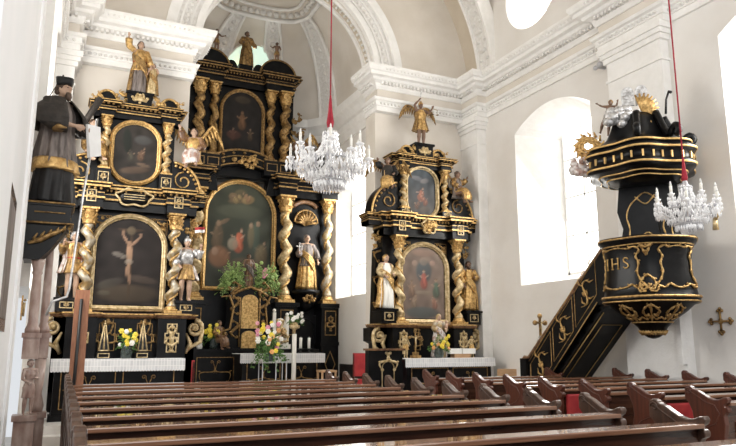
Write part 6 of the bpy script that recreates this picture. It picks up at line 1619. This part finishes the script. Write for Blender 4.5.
for i, (px_, yy, r) in enumerate(((35, YS - .12, .058), (46, YS + .22, .05))):
    xc = sx(px_, 300, yy); zl = at(px_, 333, yy)[2]; zu = zcon - .74 if i == 0 else zcon - .3
    mb = MB(); mb.lathe([(r * 1.5, 0), (r * 1.5, .05), (r * 1.2, .09), (r, .14), (r * 1.02, (zu - zl) * .5), (r * .86, (zu - zl) - .2), (r * 1.1, zu - zl - .17), (r * .95, zu - zl - .14), (r * 1.35, zu - zl - .04), (r * 1.5, zu - zl)], (xc, yy, zl), 18); cl = mb.build('marble_column', 'red_marble', T)
    mb = MB(); mb.bx(xc - r * 1.9, xc + r * 1.9, yy - r * 1.9, yy + r * 1.9, zl - .06, zl); mb.bx(xc - r * 1.6, xc + r * 1.6, yy - r * 1.6, yy + r * 1.6, zl - .32, zl - .06); mb.build('pedestal', 'red_marble', T); mb = MB(); mb.bx(xc - r * 2, xc + r * 2, yy - r * 2, yy + r * 2, .1, .74); mb.bx(xc - r * 2.4, xc + r * 2.4, yy - r * 2.4, yy + r * 2.4, 0, .12); mb.bx(xc - r * 2.4, xc + r * 2.4, yy - r * 2.4, yy + r * 2.4, .70, .77); mb.build('foot_block', 'red_marble', T)
    if i == 1: mb = MB(); mb.lathe([(.07, .77), (.08, .85), (.045, 1.0), (.06, 1.15), (.07, zl - .32)], (xc, yy, 0), 14); mb.build('baluster', 'red_marble', T)
    else: x34, z34, y34 = xc, zl - .32, yy
figure('atlas_statue', 'brown stone figure bearing the marble column at the left edge', 'statue', (x34 + .02, y34 - .02, .77), (z34 - .77) / 1.0, .3, {'eL': (.13, -.03, .64), 'hL': (.05, -.12, .66), 'eR': (-.13, -.03, .64), 'hR': (-.04, -.12, .58)}, skin='red_marble', hair='red_marble', robe='red_marble', robe_pts=[(0, 0, .56), (0, 0, .46), (0, 0, .3)], robe_r=[(.085, .08), (.10, .09), (.10, .09)])
mb = MB(); mb.bx(-.29, .30, 9.15, 10.15, 0, .045); o = struct(mb, 'trim_9', 'pale_stone')
# the saint: black cassock, grey surplice with gilt hem, fur cape, biretta, long staff


def nep(t, V):
    mb = MB(); h_ = V['hed']; s = .062; mb.loft([[(h_.x + q * 1.0 * cos(a) * (1 + .12 * cos(4 * a)), h_.y + .005 + q * sin(a) * (1 + .12 * cos(4 * a)), h_.z + z) for a in [2 * pi * i / 20 for i in range(20)]] for q, z in ((.056, .022), (.064, .05), (.070, .085), (.06, .09), (.01, .088))]); mb.build('biretta', 'black_cloth', t)
    mb = MB(); drape(mb, [(0, 0, .85), (0, .005, .80), (0, .01, .70), (0, .02, .60)], [(.075, .07), (.135, .115), (.235, .19), (.25, .22)], 7, .08, 36, 12, 0, 0, 108, 432); mb.build('fur_cape', 'dark_fur', t)
    mb = MB(); drape(mb, [(0, 0, .345), (0, 0, .32), (0, 0, .29), (0, 0, .26)], [(.168, .142), (.172, .150), (.180, .154), (.184, .158)], 9, .10, 40, 6); mb.build('gilt_hem', 'gold', t)
    mb = MB(); c = V['hL'] + Vector((0.02, -.03, -.06)); pr_ = [(c + Vector((sin(k) * .01, 0, 0))) for k in range(2)]
    mb.add([c + Vector((-.07, -.02, .09)), c + Vector((.05, -.03, .10)), c + Vector((.09, -.02, -.12)), c + Vector((-.02, -.02, -.16)), c + Vector((-.07, .0, .09)), c + Vector((.05, .0, .10)), c + Vector((.09, .01, -.12)), c + Vector((-.02, .01, -.16))], [(0, 1, 2, 3), (4, 7, 6, 5), (0, 4, 5, 1), (1, 5, 6, 2), (2, 6, 7, 3), (3, 7, 4, 0)]); mb.build('white_lace_cloth', 'white_cloth', t)
    mb = MB(); mb.tube([V['hL'] + Vector((.04, -.05, .10)), Vector((.10, -.20, .1)), Vector((.05, -.19, -.62)), Vector((.03, -.19, -.68)), Vector((-.06, -.15, -.72)), Vector((-.09, -.14, -.82))], .009, 6); mb.build('silver_staff', 'silver', t)
    staff(t, Vector((-.06, .05, .86)), Vector((.03, .03, 1.06)), .004, 'dark_metal', 'halo_wire'); staff(t, Vector((.03, .03, 1.06)), Vector((.055, .03, 1.02)), .004, 'dark_metal', 'halo_wire')
    mb = MB(); c = V['eR'].lerp(V['hR'], .45) + Vector((0, 0, .0)); drape(mb, [c + Vector((0, 0, .05)), c, c + Vector((0, -.01, -.06))], [(.045, .045), (.05, .05), (.052, .052)], 6, .15, 18, 5); mb.build('gilt_cuff', 'gold_dark', t)


H_ = sz_(62, 80) - zcon
figure('black_robed_saint_statue', 'life-size saint in black cassock, fur cape and biretta on the console at the left', 'statue', (sx(52, 200), YS, zcon - .002), H_ / 1.0, .75, {'hed': (0, -.03, .915), 'hL': (.10, -.19, .60), 'eL': (.17, -.05, .64), 'hR': (-.02, -.19, .60), 'eR': (-.17, -.06, .62)}, robe='grey_brown_cloth',
       robe_pts=[(0, 0, .82), (0, 0, .72), (0, 0, .57), (0, 0, .42), (0, 0, .28)], robe_r=[(.07, .06), (.125, .1), (.125, .105), (.145, .12), (.165, .14)], hair='hair', beard=True, sleeves='dark_fur',
       extra=lambda t, V: (nep(t, V), (lambda mb: (drape(mb, [(0, 0, .44), (0, 0, .3), (0, 0, .15), (0, 0, .01)], [(.12, .10), (.14, .12), (.155, .13), (.17, .145)], 10, .16, 44, 14, 0, 1), mb.build('cassock', 'black_cloth', t)))(MB()))[0])
# dark plank held behind (oar-like sword blade behind the saint) and brown post
YPo = 12.0
a, b = at(77, 290, YPo), at(89, 290, YPo); z1_, z0_ = at(83, 290, YPo)[2], at(83, 354, YPo)[2]
t = thing('wooden_post', 'reddish brown wooden post with a dark rod in its groove before the left altar cloth', 'post', ((a[0] + b[0]) / 2, YPo, 0)); mb = MB(); mb.bx(a[0] - .02, b[0] + .02, YPo, YPo + .12, 0, z1_); mb.build('plank', 'post_wood', t)
mb = MB(); xm = (a[0] + b[0]) / 2 - .01; mb.tube([(xm - .03, YPo - .02, 0), (xm + .0, YPo - .02, z1_ - .15)], .026, 6); mb.build('rod', 'dark_metal', t)
# slanting dark plank of the left altar angel
A_, B_ = at(78, 132, 13.4), at(101, 98, 13.4); mb = MB(); mb.tube([A_, B_], [.05, .07], 4, 0, .5); o = mb.build('slanting_beam', 'dark_fur'); o['label'] = 'slanting dark beam between the black-robed saint and the left altar top'; o['category'] = 'beam'
# grey shield behind console, framed picture and gilt sconce on the near pier
for (p_, lb, w_, h_) in (((91, 168), 'grey oval mirror plate on the left curved pediment of the left altar', .26, .24),):
    pass
X_ = -.385; f = thing('framed_picture', 'dark framed picture hanging on the near left pier', 'picture', (X_ + .02, 5.4, 1.6))
r0 = lambda px, py: (lambda a_: (a_[0] * (X_ / a_[0]), a_[1] * (X_ / a_[0]), EYE + (a_[2] - EYE) * (X_ / a_[0])))(at(px, py, 1.0))
pf = r0(6.5, 270); yA = pf[1]; zA = r0(10, 190)[2]; zB = r0(3.5, 333)[2]
mb = MB(); mb.plate_x([(yA - 1.6, zB), (yA, zB), (yA, zA), (yA - 1.6, zA)], X_ + .002, X_ + .03); mb.build('frame', 'pew_wood', f)
mb = MB(); mb.plate_x([(yA - 1.5, zB + .1), (yA - .1, zB + .1), (yA - .1, zA - .1), (yA - 1.5, zA - .1)], X_ + .03, X_ + .034); mb.build('print', 'grey_brown_cloth', f)
X_ = -.36; q = r0(21, 307); t = thing('gilt_wall_crucifix', 'small gilt crucifix fixed to the white pier at the left edge', 'crucifix', (X_, q[1], q[2] - .15)); mb = MB()
mb.bx(X_ + .001, X_ + .02, q[1] - .02, q[1] + .02, q[2] - .17, q[2] + .15); mb.bx(X_ + .001, X_ + .02, q[1] - .10, q[1] + .10, q[2] + .03, q[2] + .07); mb.build('cross_bars', 'gold', t)
mb = MB(); mb.tube([(X_ + .03, q[1], q[2] + .06), (X_ + .035, q[1], q[2] - .12)], [.022, .012], 6); mb.ell((X_ + .04, q[1], q[2] + .09), .02, 0, 6, 5); mb.build('corpus', 'gold_pale', t)
